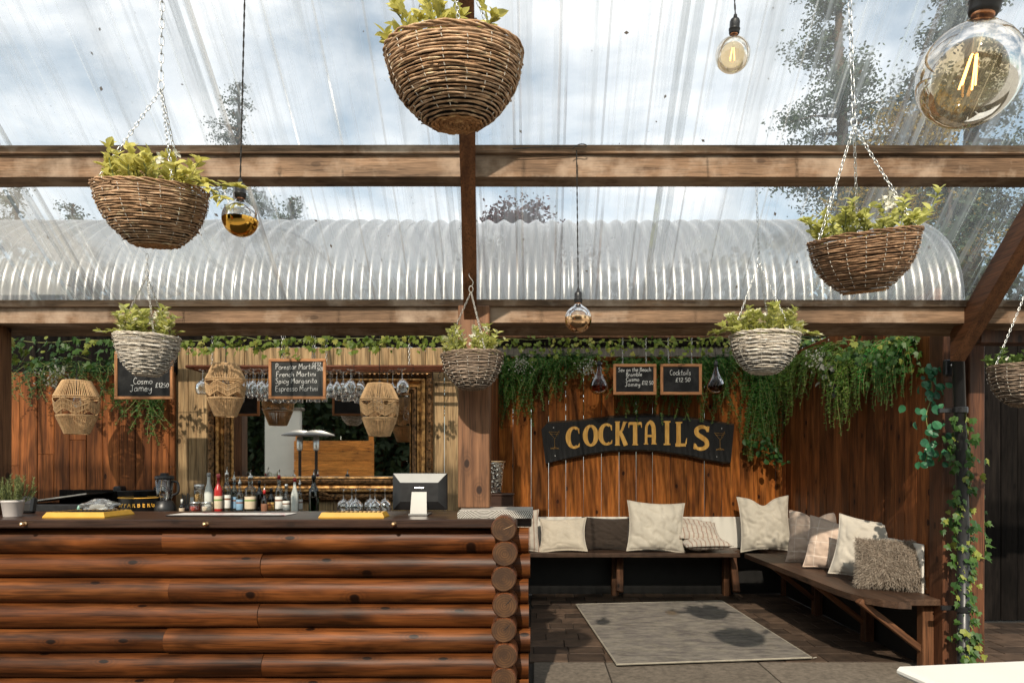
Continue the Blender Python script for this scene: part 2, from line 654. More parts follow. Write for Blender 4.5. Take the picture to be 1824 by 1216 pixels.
M['flex'] = plain('black_twisted_flex', (.02, .018, .016), .7, .3, var=.4, scale=300, bump=.3)


# ------------------------------------------------------------------ ground
g = MB()
g.add([(-200, -200, 0), (200, -200, 0), (200, 300, 0), (-200, 300, 0)], [(0, 1, 2, 3)])
struct('ground', g, M['earth'], (0, 0, -.06))

pav = MB()
pav.add([(-4, 1, 0), (6, 1, 0), (6, 8, 0), (-4, 8, 0)], [(0, 1, 2, 3)])
pavement = struct('pavement', pav, M['grout'], (0, 0, -.012))
# brown pavers, laid in running bond in the alcove and beside the dark fence
r2 = random.Random(11)
yy = 4.78
row = 0
PW = []
while yy < 7.36:
    d = .20
    xx = -.05 - (.13 if row % 2 else 0) - r2.random() * .05
    while xx < 2.66:
        w = r2.choice((.2, .26, .3))
        x0, x1 = max(xx, -.05), min(xx + w, 2.655)
        if x1 - x0 > .03:
            PW.append((x0, x1, yy, min(yy + d, 7.39)))
        xx += w
    yy += d
    row += 1
yy = 4.78
while yy < 5.9:
    xx = 2.9 - (.13 if row % 2 else 0)
    while xx < 4.6:
        PW.append((xx, xx + .26, yy, yy + .2))
        xx += .26
    yy += .2
    row += 1
for (x0, x1, y0, y1) in PW:
    b = MB().cbox((0, 0, 0), (x1 - x0 - .006, y1 - y0 - .006, .03), .003)
    obj('paver', b, M['paver'], pavement, ((x0 + x1) / 2, (y0 + y1) / 2, .002 + r2.uniform(-.0015, .0015)))
# pale concrete slabs in front of the alcove
for i, (x0, x1) in enumerate(((-.02, .48), (.48, 1.55), (1.55, 2.6), (2.6, 3.9))):
    for j, (y0, y1) in enumerate(((3.3, 4.03), (4.03, 4.77))):
        b = MB().cbox((0, 0, 0), (x1 - x0 - .008, y1 - y0 - .008, .03), .004)
        obj('concrete_slab', b, M['concrete'], pavement, ((x0 + x1) / 2, (y0 + y1) / 2, .001 * ((i + j) % 2)))


# ------------------------------------------------------------------ roof over the yard
# sloping roof of clear box-profile sheets: falls away from the camera
RS = .871


def roof_z(y):
    return CAMH + 1.540 - RS * (y - 3.26)


ROOF_Y0, ROOF_Y1 = 1.0, 4.02
sl = math.hypot(1, RS)
roof = thing('clear_roof', 'sloping roof of clear ribbed plastic sheets above the bar yard', 'roof')
SHEETS = [(-4.7, -3.62), (-3.60, -2.55), (-2.53, -1.48), (-1.46, -.42), (-.40, .64), (.66, 1.70), (1.72, 2.76), (2.78, 3.82)]
pitch, nrib = .21, 5


def ribbed(x0, x1, dz=0.0):
    """box-profile cross-section along x"""
    pts = []
    n = max(1, round((x1 - x0) / pitch))
    p = (x1 - x0) / n
    for i in range(n):
        a = x0 + i * p
        for (u, h) in ((0, 0), (.40, 0), (.46, .011), (.54, .011), (.60, 0)):
            pts.append((a + u * p, h + dz))
    pts.append((x1, dz))
    return pts


for i, (x0, x1) in enumerate(SHEETS):
    cx = (x0 + x1) / 2
    pts = ribbed(x0 - cx, x1 - cx)
    vs, fs = [], []
    ny = 10
    for j in range(ny + 1):
        y = ROOF_Y0 + (ROOF_Y1 - ROOF_Y0) * j / ny
        for (x, h) in pts:
            sag = .004 * math.sin(j * 1.3 + i) + .003 * mnoise.noise((x * 3, y * 2, i))
            vs.append((x, y, roof_z(y) + h * sl + sag + .006))
    k = len(pts)
    for j in range(ny):
        for q in range(k - 1):
            fs.append((j * k + q, j * k + q + 1, (j + 1) * k + q + 1, (j + 1) * k + q))
    obj('roof_sheet', MB().add(vs, fs), M['roof'], roof, (cx, 0, 0))
    # overlap strip to the next sheet
    if i < len(SHEETS) - 1:
        vs, fs = [], []
        for j in range(ny + 1):
            y = ROOF_Y0 + (ROOF_Y1 - ROOF_Y0) * j / ny
            vs += [(-.045, y, roof_z(y) - .006), (-.012, y, roof_z(y) + .016), (.012, y, roof_z(y) + .016), (.045, y, roof_z(y) - .006)]
        for j in range(ny):
            for q in range(3):
                fs.append((j * 4 + q, j * 4 + q + 1, (j + 1) * 4 + q + 1, (j + 1) * 4 + q))
        obj('sheet_overlap', MB().add(vs, fs), M['roof_lap'], roof, (x1 + .01, 0, 0))


# fixing caps along the roof timbers, and a few fallen leaves lying on the sheets
caps = MB()
for y_ in (1.3, 2.54, 3.30, 3.94):
    for i in range(40):
        x_ = -4.55 + i * .21
        if i % 2:
            continue
        caps.lathe([(.012, 0), (.011, .005), (.004, .010), (0, .0105)], 8, T(x_ + .01 * math.sin(i * 5), y_, roof_z(y_) + .010) @ RX(-41), cap=False)
obj('fixing_caps', caps, plain('grey_fixing_caps', (.42, .42, .41), .5, .4), roof, smooth=True, stuff=True)
rl = random.Random(77)
lit = MB()
for i in range(70):
    y_ = rl.uniform(2.75, 3.9)
    x_ = rl.uniform(-3.0, 2.6) * y_ / 3.9
    a_ = rl.random() * 6.28
    L_ = rl.uniform(.008, .026)
    n_ = Vector((0, RS, 1)).normalized()
    u_ = Vector((math.cos(a_), math.sin(a_), -RS * math.sin(a_))).normalized()
    w_ = n_.cross(u_)
    p_ = Vector((x_, y_, roof_z(y_) + .024))
    lit.add([p_, p_ + u_ * L_ * .5 + w_ * L_ * .3 + n_ * .002, p_ + u_ * L_, p_ + u_ * L_ * .5 - w_ * L_ * .3], [(0, 1, 2, 3)])
tag(obj('leaf_litter', lit, plain('dead_leaves', (.30, .17, .075), .8, .2, var=.4), None), 'scattered bits of dead leaf lying on the clear roof', 'leaf litter', kind='stuff')


def purlin(y, label, x0=-4.8, x1=3.9, drop=(.044, .145), depth=.117):
    """upright roof timber along x with a batten on its top front edge; drop = top and bottom below the roof plane"""
    zt = roof_z(y)
    t = thing('roof_beam', label, 'beam', (0, y, zt))
    segs = 40
    vs, fs = [], []
    rr = random.Random(int(y * 100))
    for i in range(segs + 1):
        x = x0 + (x1 - x0) * i / segs
        w = .0035 * mnoise.noise((x * 2.7, y, 3)) + .0015 * mnoise.noise((x * 9, y, 5))
        bow = -.006 * ((x + .3) / 3.5) ** 2
        for (a, c) in ((0, -drop[1]), (depth, -drop[1]), (depth, -drop[0] - RS * depth * .75), (0, -drop[0])):
            vs.append((x, a + w, c + bow + w))
    for i in range(segs):
        for q in range(4):
            q2 = (q + 1) % 4
            fs.append((i * 4 + q, (i + 1) * 4 + q, (i + 1) * 4 + q2, i * 4 + q2))
    fs += [(0, 1, 2, 3), tuple(segs * 4 + q for q in (3, 2, 1, 0))]
    obj('timber', MB().add(vs, fs), M['beam'], t)
    b = MB()
    vs, fs = [], []
    for i in range(segs + 1):
        x = x0 + (x1 - x0) * i / segs
        w = .003 * mnoise.noise((x * 2.7, y, 9))
        bow = -.006 * ((x + .3) / 3.5) ** 2
        for (a, c) in ((-.020, -.040), (.034, -.040), (.034, -.034), (-.020, -.003)):
            vs.append((x, a + w, c + bow + w * .5))
    for i in range(segs):
        for q in range(4):
            q2 = (q + 1) % 4
            fs.append((i * 4 + q, (i + 1) * 4 + q, (i + 1) * 4 + q2, i * 4 + q2))
    fs += [(0, 1, 2, 3), tuple(segs * 4 + q for q in (3, 2, 1, 0))]
    obj('batten', b.add(vs, fs), M['beam_top'], t)
    return t


purlin(3.26, 'weathered brown roof beam crossing the clear roof above the baskets')
purlin(3.915, 'weathered roof beam at the foot of the clear roof, above the ivy', drop=(.036, .130), depth=.20)
purlin(2.50, 'roof beam overhead that carries the hanging basket chains')

# rafters: deep timbers under the sheets, from the top of the slope down to the posts


def rafter(xa, ya, xb, yb, label, w=.072, top=.035, deep=.19):
    mb = MB()
    n = 14
    vs, fs = [], []
    for i in range(n + 1):
        k = i / n
        x, y = xa + (xb - xa) * k, ya + (yb - ya) * k
        z = roof_z(y)
        ww = w / 2 * (1 + .03 * math.sin(i * 2.1))
        for (a, c) in ((-ww, -deep * sl), (ww, -deep * sl), (ww, -top * sl), (-ww, -top * sl)):
            vs.append((x - xa + a, y - ya, z + c - roof_z(ya)))
    for i in range(n):
        for q in range(4):
            q2 = (q + 1) % 4
            fs.append((i * 4 + q, i * 4 + q2, (i + 1) * 4 + q2, (i + 1) * 4 + q))
    fs += [(3, 2, 1, 0), tuple(n * 4 + q for q in range(4))]
    o = obj('rafter', mb.add(vs, fs), M['rafter'], None, (xa, ya, roof_z(ya)))
    tag(o, label, 'rafter')
    return o


rafter(-.15, 1.0, -.375, 3.90, 'brown rafter running down between the two clear roof halves to the counter post', w=.073, deep=.135)
rafter(2.50, 1.0, 2.50, 4.05, 'brown rafter sloping down to the black drainpipe by the dark fence', w=.09, deep=.16)
rafter(-3.35, 1.0, -3.35, 4.05, 'brown rafter at the far end of the log bar', w=.09, deep=.15)

# ------------------------------------------------------------------ barrel vault of clear corrugated sheet over bar and alcove
vlt = thing('clear_barrel_vault', 'curved barrel roof of clear corrugated plastic behind the roof beam', 'roof')
VX0, VX1, VYC, VA, VB, VZ = -4.3, 2.60, 5.94, 1.80, .93, CAMH + .96


def vault_pt(x, th, extra=0.0):
    h = .013 * math.cos(2 * math.pi * x / .112) + extra
    c, s_ = math.cos(th), math.sin(th)
    e = 2 / 2.35                       # slightly squared arch: steep near its feet
    return (x, VYC - (VA + h) * math.copysign(abs(c) ** e, c), VZ + (VB + h) * abs(s_) ** e)


seg = 1.725
k = 0
for (a, b_) in [(VX0 + i * seg, VX0 + (i + 1) * seg) for i in range(4)]:
    nx = int((b_ - a) / .112 * 10)
    na = 34
    vs, fs = [], []
    for j in range(na + 1):
        th = R(.5) + R(179) * j / na
        for i in range(nx + 1):
            x = a + (b_ - a) * i / nx
            q = vault_pt(x, th, .003 * (k % 2))
            vs.append((q[0] - a, q[1], q[2]))
    for j in range(na):
        for i in range(nx):
            q = j * (nx + 1) + i
            fs.append((q, q + 1, q + nx + 2, q + nx + 1))
    obj('corrugated_sheet', MB().add(vs, fs), M['vault'], vlt, (a, 0, 0), smooth=True)
    k += 1
for x in (VX0 + .02, -1.85, .2, VX1 - .01):      # slim hoops under the sheets
    obj('hoop', MB().tube([vault_pt(x, R(2 + 176 * i / 30), -.03) for i in range(31)], .010, 6), M['steel'], vlt, smooth=True)


# ------------------------------------------------------------------ walls of planks
def plank_wall(t, axis, a, b, w, z0, z1, mat, thick=.022, seed=1, face=-1, gap=.0030, joint=.0):
    """upright planks along world axis x or y from a to b; parent t sits on the wall's face line"""
    rr = random.Random(seed)
    x = a
    while x < b - .02:
        ww = min(w * rr.uniform(.94, 1.06), b - x)
        if b - x - ww < .04:
            ww = b - x
        off = rr.uniform(-.003, .003)
        cuts = [z0, z1]
        if joint and rr.random() < joint:
            cuts = [z0, z0 + (z1 - z0) * rr.uniform(.3, .7), z1]
        for c0, c1 in zip(cuts, cuts[1:]):
            lean = rr.uniform(-.0016, .0016)
            size = (ww - gap, thick, c1 - c0 - .0004) if axis == 'x' else (thick, ww - gap, c1 - c0 - .0004)
            m = MB().cbox((0, 0, 0), size, .0045)
            loc = (x + ww / 2, off, (c0 + c1) / 2) if axis == 'x' else (off, x + ww / 2, (c0 + c1) / 2)
            obj('plank', m, mat, t, loc, (0, lean, 0) if axis == 'x' else (lean, 0, 0))
        x += ww


BACK = 7.40
w_back = thing('plank_wall', 'reddish stained plank wall behind the cocktails sign and cushioned bench', 'wall', (0, BACK, 0))
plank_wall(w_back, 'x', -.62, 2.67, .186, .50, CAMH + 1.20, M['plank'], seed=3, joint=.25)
m = MB().cbox((0, 0, 0), (3.3, .03, .05), .004)
obj('top_rail', m, M['plank'], w_back, (1.02, -.028, CAMH + 1.185))
obj('under_panel', MB().cbox((0, 0, 0), (3.28, .02, .495), .003), M['black'], w_back, (1.02, .0, .25), label='black panel under the bench')
obj('white_back_board', MB().cbox((0, 0, 0), (3.20, .018, .335), .004), M['whiteboard'], w_back, (1.04, -.026, .667), label='white painted board behind the cushions')
# strip of pale corrugated sheet above the planks and the dark eaves board over it
vs, fs = [], []
for i in range(220):
    x = -.6 + i * .015
    for z in (0, .16):
        vs.append((x, .006 * math.sin(i * math.pi / 2 + .5), z))
for i in range(219):
    fs.append((2 * i, 2 * i + 2, 2 * i + 3, 2 * i + 1))
obj('corrugated_strip', MB().add(vs, fs), plain('grey_sheet', (.15, .14, .125), .6, .3, var=.2), w_back, (0, .05, CAMH + 1.20), label='pale grey corrugated strip above the planks')
obj('eaves_board', MB().cbox((0, 0, 0), (3.34, .03, .12), .004), M['plank_black'], w_back, (1.04, .03, CAMH + 1.40))
obj('eaves_board', MB().cbox((0, 0, 0), (.46, .03, .26), .004), M['plank_black'], w_back, (2.50, .02, CAMH + 1.28))

RWX = 2.67
w_right = thing('plank_wall', 'shaded plank wall along the side bench with light showing through gaps', 'wall', (RWX, 0, 0))
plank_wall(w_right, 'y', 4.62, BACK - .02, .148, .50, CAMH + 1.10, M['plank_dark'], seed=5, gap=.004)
obj('under_panel', MB().cbox((0, 0, 0), (.02, 2.76, .495), .003), M['black'], w_right, (0, 6.0, .25), label='black panel under the side bench')
obj('white_back_board', MB().cbox((0, 0, 0), (.018, 2.68, .335), .004), M['whiteboard'], w_right, (-.026, 6.0, .667), label='white painted board behind the side cushions')
obj('top_rail', MB().cbox((0, 0, 0), (.05, 2.9, .10), .004), M['plank_dark'], w_right, (.012, 6.0, CAMH + 1.155))

# wall behind the bar: dark stained part, pale bare part with the mirror, and its return to the alcove
BW = 5.70
xa = P(318, 0, BW).x
w_bar = thing('plank_wall', 'dark stained plank wall behind the bar beside the pale mirror wall', 'wall', (0, BW - .05, 0))
plank_wall(w_bar, 'x', -4.4, xa, .138, .3, CAMH + .80, M['plank_dark'], seed=8, joint=.3)
obj('top_board', MB().cbox((0, 0, 0), (4.4 + xa, .03, .46), .004), M['plank_black'], w_bar, (-2.2 + xa / 2, .03, CAMH + 1.01))
w_mir = thing('plank_wall', 'pale bare wood plank wall framing the big mirror behind the bar', 'wall', (0, BW, 0))
plank_wall(w_mir, 'x', xa - .06, -.40, .150, .3, CAMH + 1.01, M['plank_pale'], seed=9)
obj('top_board', MB().cbox((0, 0, 0), (-.4 - xa, .03, .26), .004), M['plank_black'], w_mir, ((xa - .4) / 2, .01, CAMH + 1.15))
w_ret = thing('plank_wall', 'short plank side wall hidden behind the counter post', 'wall', (-.41, 0, 0))
plank_wall(w_ret, 'y', BW + .03, BACK - .03, .15, .0, CAMH + 1.10, M['plank_dark'], seed=12)

# black fence out to the side
fen = thing('black_fence', 'tall black plank fence beyond the drainpipe', 'fence', (0, 6.1, 0))
plank_wall(fen, 'x', 2.86, 5.2, .16, 0, CAMH + 1.35, M['plank_black'], seed=14, gap=.006)
fen2 = thing('black_fence', 'black plank fence running back beside the alcove wall', 'fence', (2.86, 0, 0))
plank_wall(fen2, 'y', 4.75, 6.05, .16, 0, CAMH + 1.2, M['plank_black'], seed=15, gap=.004)

# posts
post_y = 3.86
xp = (P(816, 0, post_y).x + P(872, 0, post_y).x) / 2
tag(obj('counter_post', MB().cbox((0, 0, 0), (W(56, post_y), .15, 2.275 - 1.13), .006), M['post'], None, (xp, post_y + .07, (2.275 + 1.13) / 2)),
    'square brown timber post with knots standing on the counter end', 'post')
tag(obj('corner_post', MB().cbox((0, 0, 0), (.17, .15, 2.3), .006), M['post'], None, (-3.212, 4.0, 1.15)),
    'brown timber post behind the potted rosemary', 'post')
ep = 4.50
tag(obj('alcove_post', MB().cbox((0, 0, 0), (.13, .16, 2.28), .006), M['post_dark'], None, (2.70, ep, 1.14)),
    'dark timber post ending the plank wall behind the fur cushion', 'post')
tag(obj('ivy_post', MB().cbox((0, 0, 0), (.10, .12, 2.26), .006), M['post_dark'], None, (2.83, ep - .06, 1.13)),
    'slim dark timber post carrying the climbing ivy', 'post')
# ivy rail between the roof and the back wall
IR = 7.02
tag(obj('ivy_rail', MB().cbox((0, 0, 0), (3.25, .05, .09), .005), M['post'], None, (.98, IR + .05, CAMH + 1.40)),
    'reddish timber rail behind the roof beam carrying the ivy garlands', 'rail')
tag(obj('side_beam', MB().cbox((0, 0, 0), (1.6, .10, .16), .005), M['post_dark'], None, (3.45, 4.12, CAMH + .83)),
    'dark beam end beyond the sloping rafter above the fence', 'beam')
# drainpipe
dp = thing('drainpipe', 'glossy black drainpipe beside the ivy covered post', 'pipe', (2.70, 4.30, 0))
obj('pipe', MB().tube([(-.01, 0, .0), (-.01, 0, 1.0), (-.045, 0, 2.15)], .036, 16), M['blackplastic'], dp, smooth=True)
for z in (.45, 1.7):
    obj('bracket', MB().lathe([(.040, z), (.044, z + .005), (.044, z + .035), (.040, z + .04)], 16).cbox((-.08, .03, z + .02), (.08, .02, .03), .003), M['blackmetal'], dp, (-.012 - .016 * (z > 1), 0, 0))
bx = thing('junction_box', 'small black junction box with a steel fixing on the corner post', 'box', P(1692, 655, 4.38))
obj('box_body', MB().cbox((0, 0, 0), (.075, .04, .105), .008), M['blackplastic'], bx)
obj('knob', MB().lathe([(.0, 0), (.013, 0), (.012, .012), (.006, .016)], 12, RX(90)), M['steel'], bx, (0, -.02, .012), smooth=True)
obj('cable_clip', MB().cbox((.055, 0, -.085), (.05, .02, .02), .004), M['blackplastic'], bx)
print('structure done')
# ------------------------------------------------------------------ the log bar
bar = thing('log_bar', 'bar front of stacked varnished half round logs with a dark counter', 'bar', (0, 3.65, 0))
rb = random.Random(21)
PITCH, LR = .135, .0685
XR = -.036
joints = [288, 463, 300, 458, 290, 465, 305, 450]


def log_mesh(x0, x1, r, seed, n=22, m=44):
    lr = random.Random(seed * 7 + 1)
    tap, sc0 = lr.uniform(-.045, .045), lr.uniform(.965, 1.03)
    vs, fs = [], []
    for i in range(m + 1):
        x = x0 + (x1 - x0) * i / m
        e = 1.0
        for k in range(n):
            a = 2 * math.pi * k / n
            rr = r * e * sc0 * (1 + tap * (2 * i / m - 1) + .035 * mnoise.noise((x * 2.5 + seed * 9, math.cos(a) * 1.5, math.sin(a) * 1.5)) + .028 * mnoise.noise((x * .8, seed * 3.3, 0)) + .012 * mnoise.noise((x * 9, seed, math.sin(a) * 3)))
            vs.append((x, rr * math.cos(a), rr * math.sin(a) * 1.0))
    for i in range(m):
        for k in range(n):
            k2 = (k + 1) % n
            fs.append((i * n + k, (i + 1) * n + k, (i + 1) * n + k2, i * n + k2))
    o_ = len(vs)
    vs += [tuple(q) for q in vs[:n]] + [tuple(q) for q in vs[m * n:m * n + n]]      # end caps with their own corners
    fs += [tuple(o_ + k for k in range(n)), tuple(o_ + n + k for k in range(n - 1, -1, -1))]
    return MB().add(vs, fs)


for i in range(8):
    z = 1.035 - PITCH * (i + .5) - .005
    if z < .05:
        z = .068
    xj = P(joints[i], 0, 3.65).x
    for (a, b_) in ((-3.4, xj - .0015), (xj + .0015, XR + rb.uniform(-.006, .006))):
        cx = (a + b_) / 2
        obj('log', log_mesh(a - cx, b_ - cx, LR, i * 2 + (a > -3)), M['log'], bar, (cx, .066 + rb.uniform(-.003, .003), z), (0, rb.uniform(-.002, .002), 0), smooth=True)
# a darker backing behind the joints
obj('backing', MB().cbox((0, 0, 0), (3.34, .02, 1.0), .002), M['plank_black'], bar, (-1.73, .10, .51))
# side logs running back from the corner, their sawn ends towards the yard
t_ = NT('sawn_log_end')
tcv = t_.coords((1, 1, 1), rand=True)
tc2 = t_.n.new('ShaderNodeTexCoord')
wv = t_.n.new('ShaderNodeTexWave')
wv.wave_type = 'RINGS'
wv.rings_direction = 'Y'
wv.inputs['Scale'].default_value = 26
wv.inputs['Distortion'].default_value = 1.6
wv.inputs['Detail'].default_value = 2
wv.inputs['Detail Scale'].default_value = 2.0
t_.link(tc2.outputs['Object'], wv.inputs['Vector'])
nn = t_.noise(tcv, 14, 5, .6)
cc = t_.mixc(wv.outputs['Fac'], (.058, .027, .012), (.105, .050, .020))
cc = t_.mixc(t_.ramp(nn, [(.40, .85), (.64, 0.0)]), cc, (.035, .018, .010))
t_.principled(cc, .7, .25, normal=t_.bump(nn, .3, .004))
M['log_end'] = t_.m
for i, py in enumerate((942, 986, 1031, 1078, 1122, 1168, 1211, 1256)):
    ye = 3.50
    z = CAMH - (py - PY) / F * ye
    xc = P(897 + (i % 2) * 2, 0, ye).x
    mb = MB()
    n, L = 24, 1.0
    pr = [(.060, 0.0), (.0655, .006), (.066, .03), (.066, .12), (.066, .13), (.066, L)]
    vs, fs = [], []
    for (r_, y_) in pr:
        for k in range(n):
            a = 2 * math.pi * k / n
            q = r_ * (1 + .025 * mnoise.noise((math.cos(a) * 1.3 + i * 5, math.sin(a) * 1.3, y_ * 3)))
            vs.append((q * math.cos(a), y_, q * math.sin(a)))
    for j in range(len(pr) - 1):
        for k in range(n):
            k2 = (k + 1) % n
            fs.append((j * n + k, j * n + k2, (j + 1) * n + k2, (j + 1) * n + k))
    fs.append(tuple((len(pr) - 1) * n + k for k in range(n)))
    lg = obj('side_log', mb.add(vs, fs), M['log_y'], bar, (xc, ye - 3.65, z), smooth=True)
    # the sawn face as its own disc, with a drying crack
    pts, fs = [(0, 0, 0)], []
    for k in range(n):
        a = 2 * math.pi * k / n
        q = .0605 * (1 + .025 * mnoise.noise((math.cos(a) * 1.3 + i * 5, math.sin(a) * 1.3, 0)))
        pts.append((q * math.cos(a), 0, q * math.sin(a)))
    for k in range(n):
        fs.append((0, 1 + k, 1 + (k + 1) % n))
    fd = obj('sawn_end', MB().add(pts, fs), M['log_end'], lg, (0, -.0015, 0), (0, rb.uniform(0, 6), 0))
    if i in (0, 3, 4):
        a = rb.uniform(.2, .9)
        obj('crack', MB().tube([(0, 0, 0), (.025 * math.cos(a), 0, .025 * math.sin(a)), (.055 * math.cos(a + .08), 0, .055 * math.sin(a + .08))], [.0012, .0022, .0006], 5),
            plain('crack_wood_%d' % i, (.30, .18, .09) if i == 0 else (.02, .012, .008)), lg, (0, -.002, 0))
# counter top
CT = 1.084
obj('counter_top', MB().cbox((0, 0, 0), (3.42, .72, .046), .006), M['counter'], bar, (-1.81, .31, CT - .023))
for px in (40, 365, 701):
    kb = MB().lathe([(.0, 0), (.012, 0), (.012, .004), (.006, .006), (.006, .016), (.011, .02), (.012, .026), (.007, .032), (0, .033)], 14, RX(90))
    obj('brass_knob', kb, M['brass'], bar, (P(px, 0, 3.58).x, -.052, 1.062), smooth=True)
# weathered board on the corner and a dark filler block standing for the shaded gap under it
x0, x1 = P(817, 0, 3.72).x, P(949, 0, 3.72).x
sb = thing('corner_board', 'weathered grey sawn board lying under the counter post', 'board', ((x0 + x1) / 2, 3.66, 1.107))
vs, fs = [], []
n = 40
for i in range(n + 1):
    x = (x0 - x1) / 2 + (x1 - x0) * i / n
    top = .021 + .0035 * mnoise.noise((x * 22, 0, 2)) - (.012 if i in (0, n) else 0)
    for (y, z) in ((0, -.0215), (.36, -.0215), (.36, .021), (0, top)):
        vs.append((x, y, z))
for i in range(n):
    for q in range(4):
        q2 = (q + 1) % 4
        fs.append((i * 4 + q, (i + 1) * 4 + q, (i + 1) * 4 + q2, i * 4 + q2))
fs += [(0, 1, 2, 3), tuple(n * 4 + q for q in (3, 2, 1, 0))]
obj('board', MB().add(vs, fs), M['sawn'], sb)
t_ = NT('end_grain')
tc2 = t_.n.new('ShaderNodeTexCoord')
mp = t_.n.new('ShaderNodeMapping')
mp.inputs['Location'].default_value = (.06, 0, .11)
mp.inputs['Scale'].default_value = (1, 1, 1.2)
t_.link(tc2.outputs['Object'], mp.inputs['Vector'])
wv = t_.n.new('ShaderNodeTexWave')
wv.wave_type = 'RINGS'
wv.rings_direction = 'Y'
wv.inputs['Scale'].default_value = 34
wv.inputs['Distortion'].default_value = 2.4
wv.inputs['Detail'].default_value = 2
t_.link(mp.outputs[0], wv.inputs['Vector'])
t_.principled(t_.mixc(t_.ramp(wv.outputs['Fac'], [(.3, 0.0), (.7, 1.0)]), (.07, .06, .05), (.56, .53, .48)), .8, .2, normal=t_.bump(wv.outputs['Fac'], .5, .004))
ends = MB()
vs2, fs2 = [], []
for i in range(n + 1):
    v0, v1 = vs[i * 4], vs[i * 4 + 3]
    vs2 += [(v0[0], -.0015, v0[2] + .002), (v1[0], -.0015, v1[2] - .001)]
for i in range(n):
    fs2.append((2 * i, 2 * i + 2, 2 * i + 3, 2 * i + 1))
obj('end_grain', ends.add(vs2, fs2), t_.m, sb)
tag(obj('gap_filler_block', MB().cbox((0, 0, 0), (.20, .25, .05), .004), M['counter'], None, (P(915, 0, 3.8).x, 3.86, 1.060)),
    'dark filler block for the shaded gap under the weathered board', 'block')


# ------------------------------------------------------------------ back counter behind the bar
bc = thing('back_counter', 'dark wooden back counter under the mirror', 'counter', (0, 5.1, 0))
obj('back_top', MB().cbox((0, 0, 0), (3.9, .54, .04), .005), M['counter'], bc, (-2.13, .30, .985))
for x in (-4.0, -3.1, -2.2, -1.3, -.25):
    obj('leg', MB().cbox((0, 0, 0), (.06, .06, .95), .004), M['counter'], bc, (x, .1, .48))
obj('lower_shelf', MB().cbox((0, 0, 0), (3.8, .48, .03), .004), M['counter'], bc, (-2.13, .30, .45))

# ------------------------------------------------------------------ mirror
MY = BW - .03
mx0, mx1 = P(375, 0, MY).x, P(772, 0, MY).x
mz0, mz1 = P(0, 890, MY).z, P(0, 662, MY).z
mir = thing('wall_mirror', 'large mirror in an ornate dark gold frame behind the bar', 'mirror', ((mx0 + mx1) / 2, MY, (mz0 + mz1) / 2))
MW, MH = mx1 - mx0, mz1 - mz0
bronze = NT('dark_gold_frame')
v = bronze.coords((1, 1, 1))
nz = bronze.noise(v, 40, 5, .65)
bronze.principled(bronze.mixc(bronze.ramp(nz, [(.36, 0.0), (.62, 1.0)]), (.030, .017, .009), (.26, .135, .055)), .38, .5, .75, normal=bronze.bump(nz, .5, .006))
M['bronze'] = bronze.m
gold2 = NT('bright_gold_edge')
v = gold2.coords((1, 1, 1))
nz = gold2.noise(v, 30, 4, .65)
gold2.principled(gold2.mixc(gold2.ramp(nz, [(.36, 0.0), (.60, 1.0)]), (.12, .055, .020), (.50, .27, .095)), .3, .5, .8)
M['goldedge'] = gold2.m


def frame_ring(w, h, prof):
    """mitred rectangular frame: prof = [(inset, out)], outset towards the viewer is -y"""
    vs, fs = [], []
    k = len(prof)
    for (sx, sz) in ((-1, -1), (1, -1), (1, 1), (-1, 1)):
        for (ins, o) in prof:
            vs.append((sx * (w / 2 - ins), -o, sz * (h / 2 - ins)))
    for i in range(4):
        j = (i + 1) % 4
        for q in range(k - 1):
            fs.append((i * k + q, j * k + q, j * k + q + 1, i * k + q + 1))
    return MB().add(vs, fs)


obj('outer_moulding', frame_ring(MW, MH, [(0, 0), (0, .045), (.008, .058), (.03, .062), (.05, .05), (.055, .036)]), M['bronze'], mir)
obj('middle_moulding', frame_ring(MW, MH, [(.056, .03), (.062, .05), (.075, .058), (.09, .05), (.1, .030), (.115, .026), (.128, .034)]), M['goldedge'], mir)
obj('inner_moulding', frame_ring(MW, MH, [(.129, .02), (.135, .045), (.15, .05), (.162, .036), (.172, .030), (.178, .008)]), M['bronze'], mir)
obj('gilt_edge', frame_ring(MW, MH, [(.1785, .01), (.181, .032), (.190, .030), (.196, .006)]), M['goldedge'], mir)
mm = NT('mirror_glass')
mm.principled((.88, .87, .84), .015, .5, 1.0)
gw, gh = MW - .385, MH - .385
obj('glass', MB().add([(-gw / 2, 0, -gh / 2), (gw / 2, 0, -gh / 2), (gw / 2, 0, gh / 2), (-gw / 2, 0, gh / 2)], [(0, 1, 2, 3)]), mm.m, mir, (0, -.008, 0))
obj('backing_board', MB().cbox((0, 0, 0), (MW - .02, .006, MH - .02), .001), M['blackplastic'], mir, (0, .0, 0))
beads = MB()
nb = 46
per = [((-1 + 2 * i / nb), s) for i in range(nb + 1) for s in (-1, 1)]
for (u, s) in per:
    beads.lathe([(0, .012), (.010, .008), (.0125, 0)], 6, T(u * (MW / 2 - .024), -.060, s * (MH / 2 - .024)) @ RX(90), cap=False)
for i in range(14):
    for s in (-1, 1):
        u = -1 + 2 * i / 13
        beads.lathe([(0, .012), (.010, .008), (.0125, 0)], 6, T(s * (MW / 2 - .024), -.060, u * (MH / 2 - .045)) @ RX(90), cap=False)
obj('beading', beads, M['bronze'], mir, stuff=True, smooth=True)
# carved crest on the lower rail
cr = MB()
for s in (-1, 1):
    for q in range(3):
        cr.tube(catmull([(s * .01, 0, .01), (s * (.04 + .02 * q), -.012, .035 - .01 * q), (s * (.09 + .02 * q), -.006, .02 - .012 * q), (s * (.085 + .02 * q), 0, -.004 - .01 * q)], 5), [.008] * 6 + [.006] * 6 + [.004] * 4, 6)
obj('carved_crest', cr, M['bronze'], mir, (-.02, -.055, -MH / 2 + .03), smooth=True)

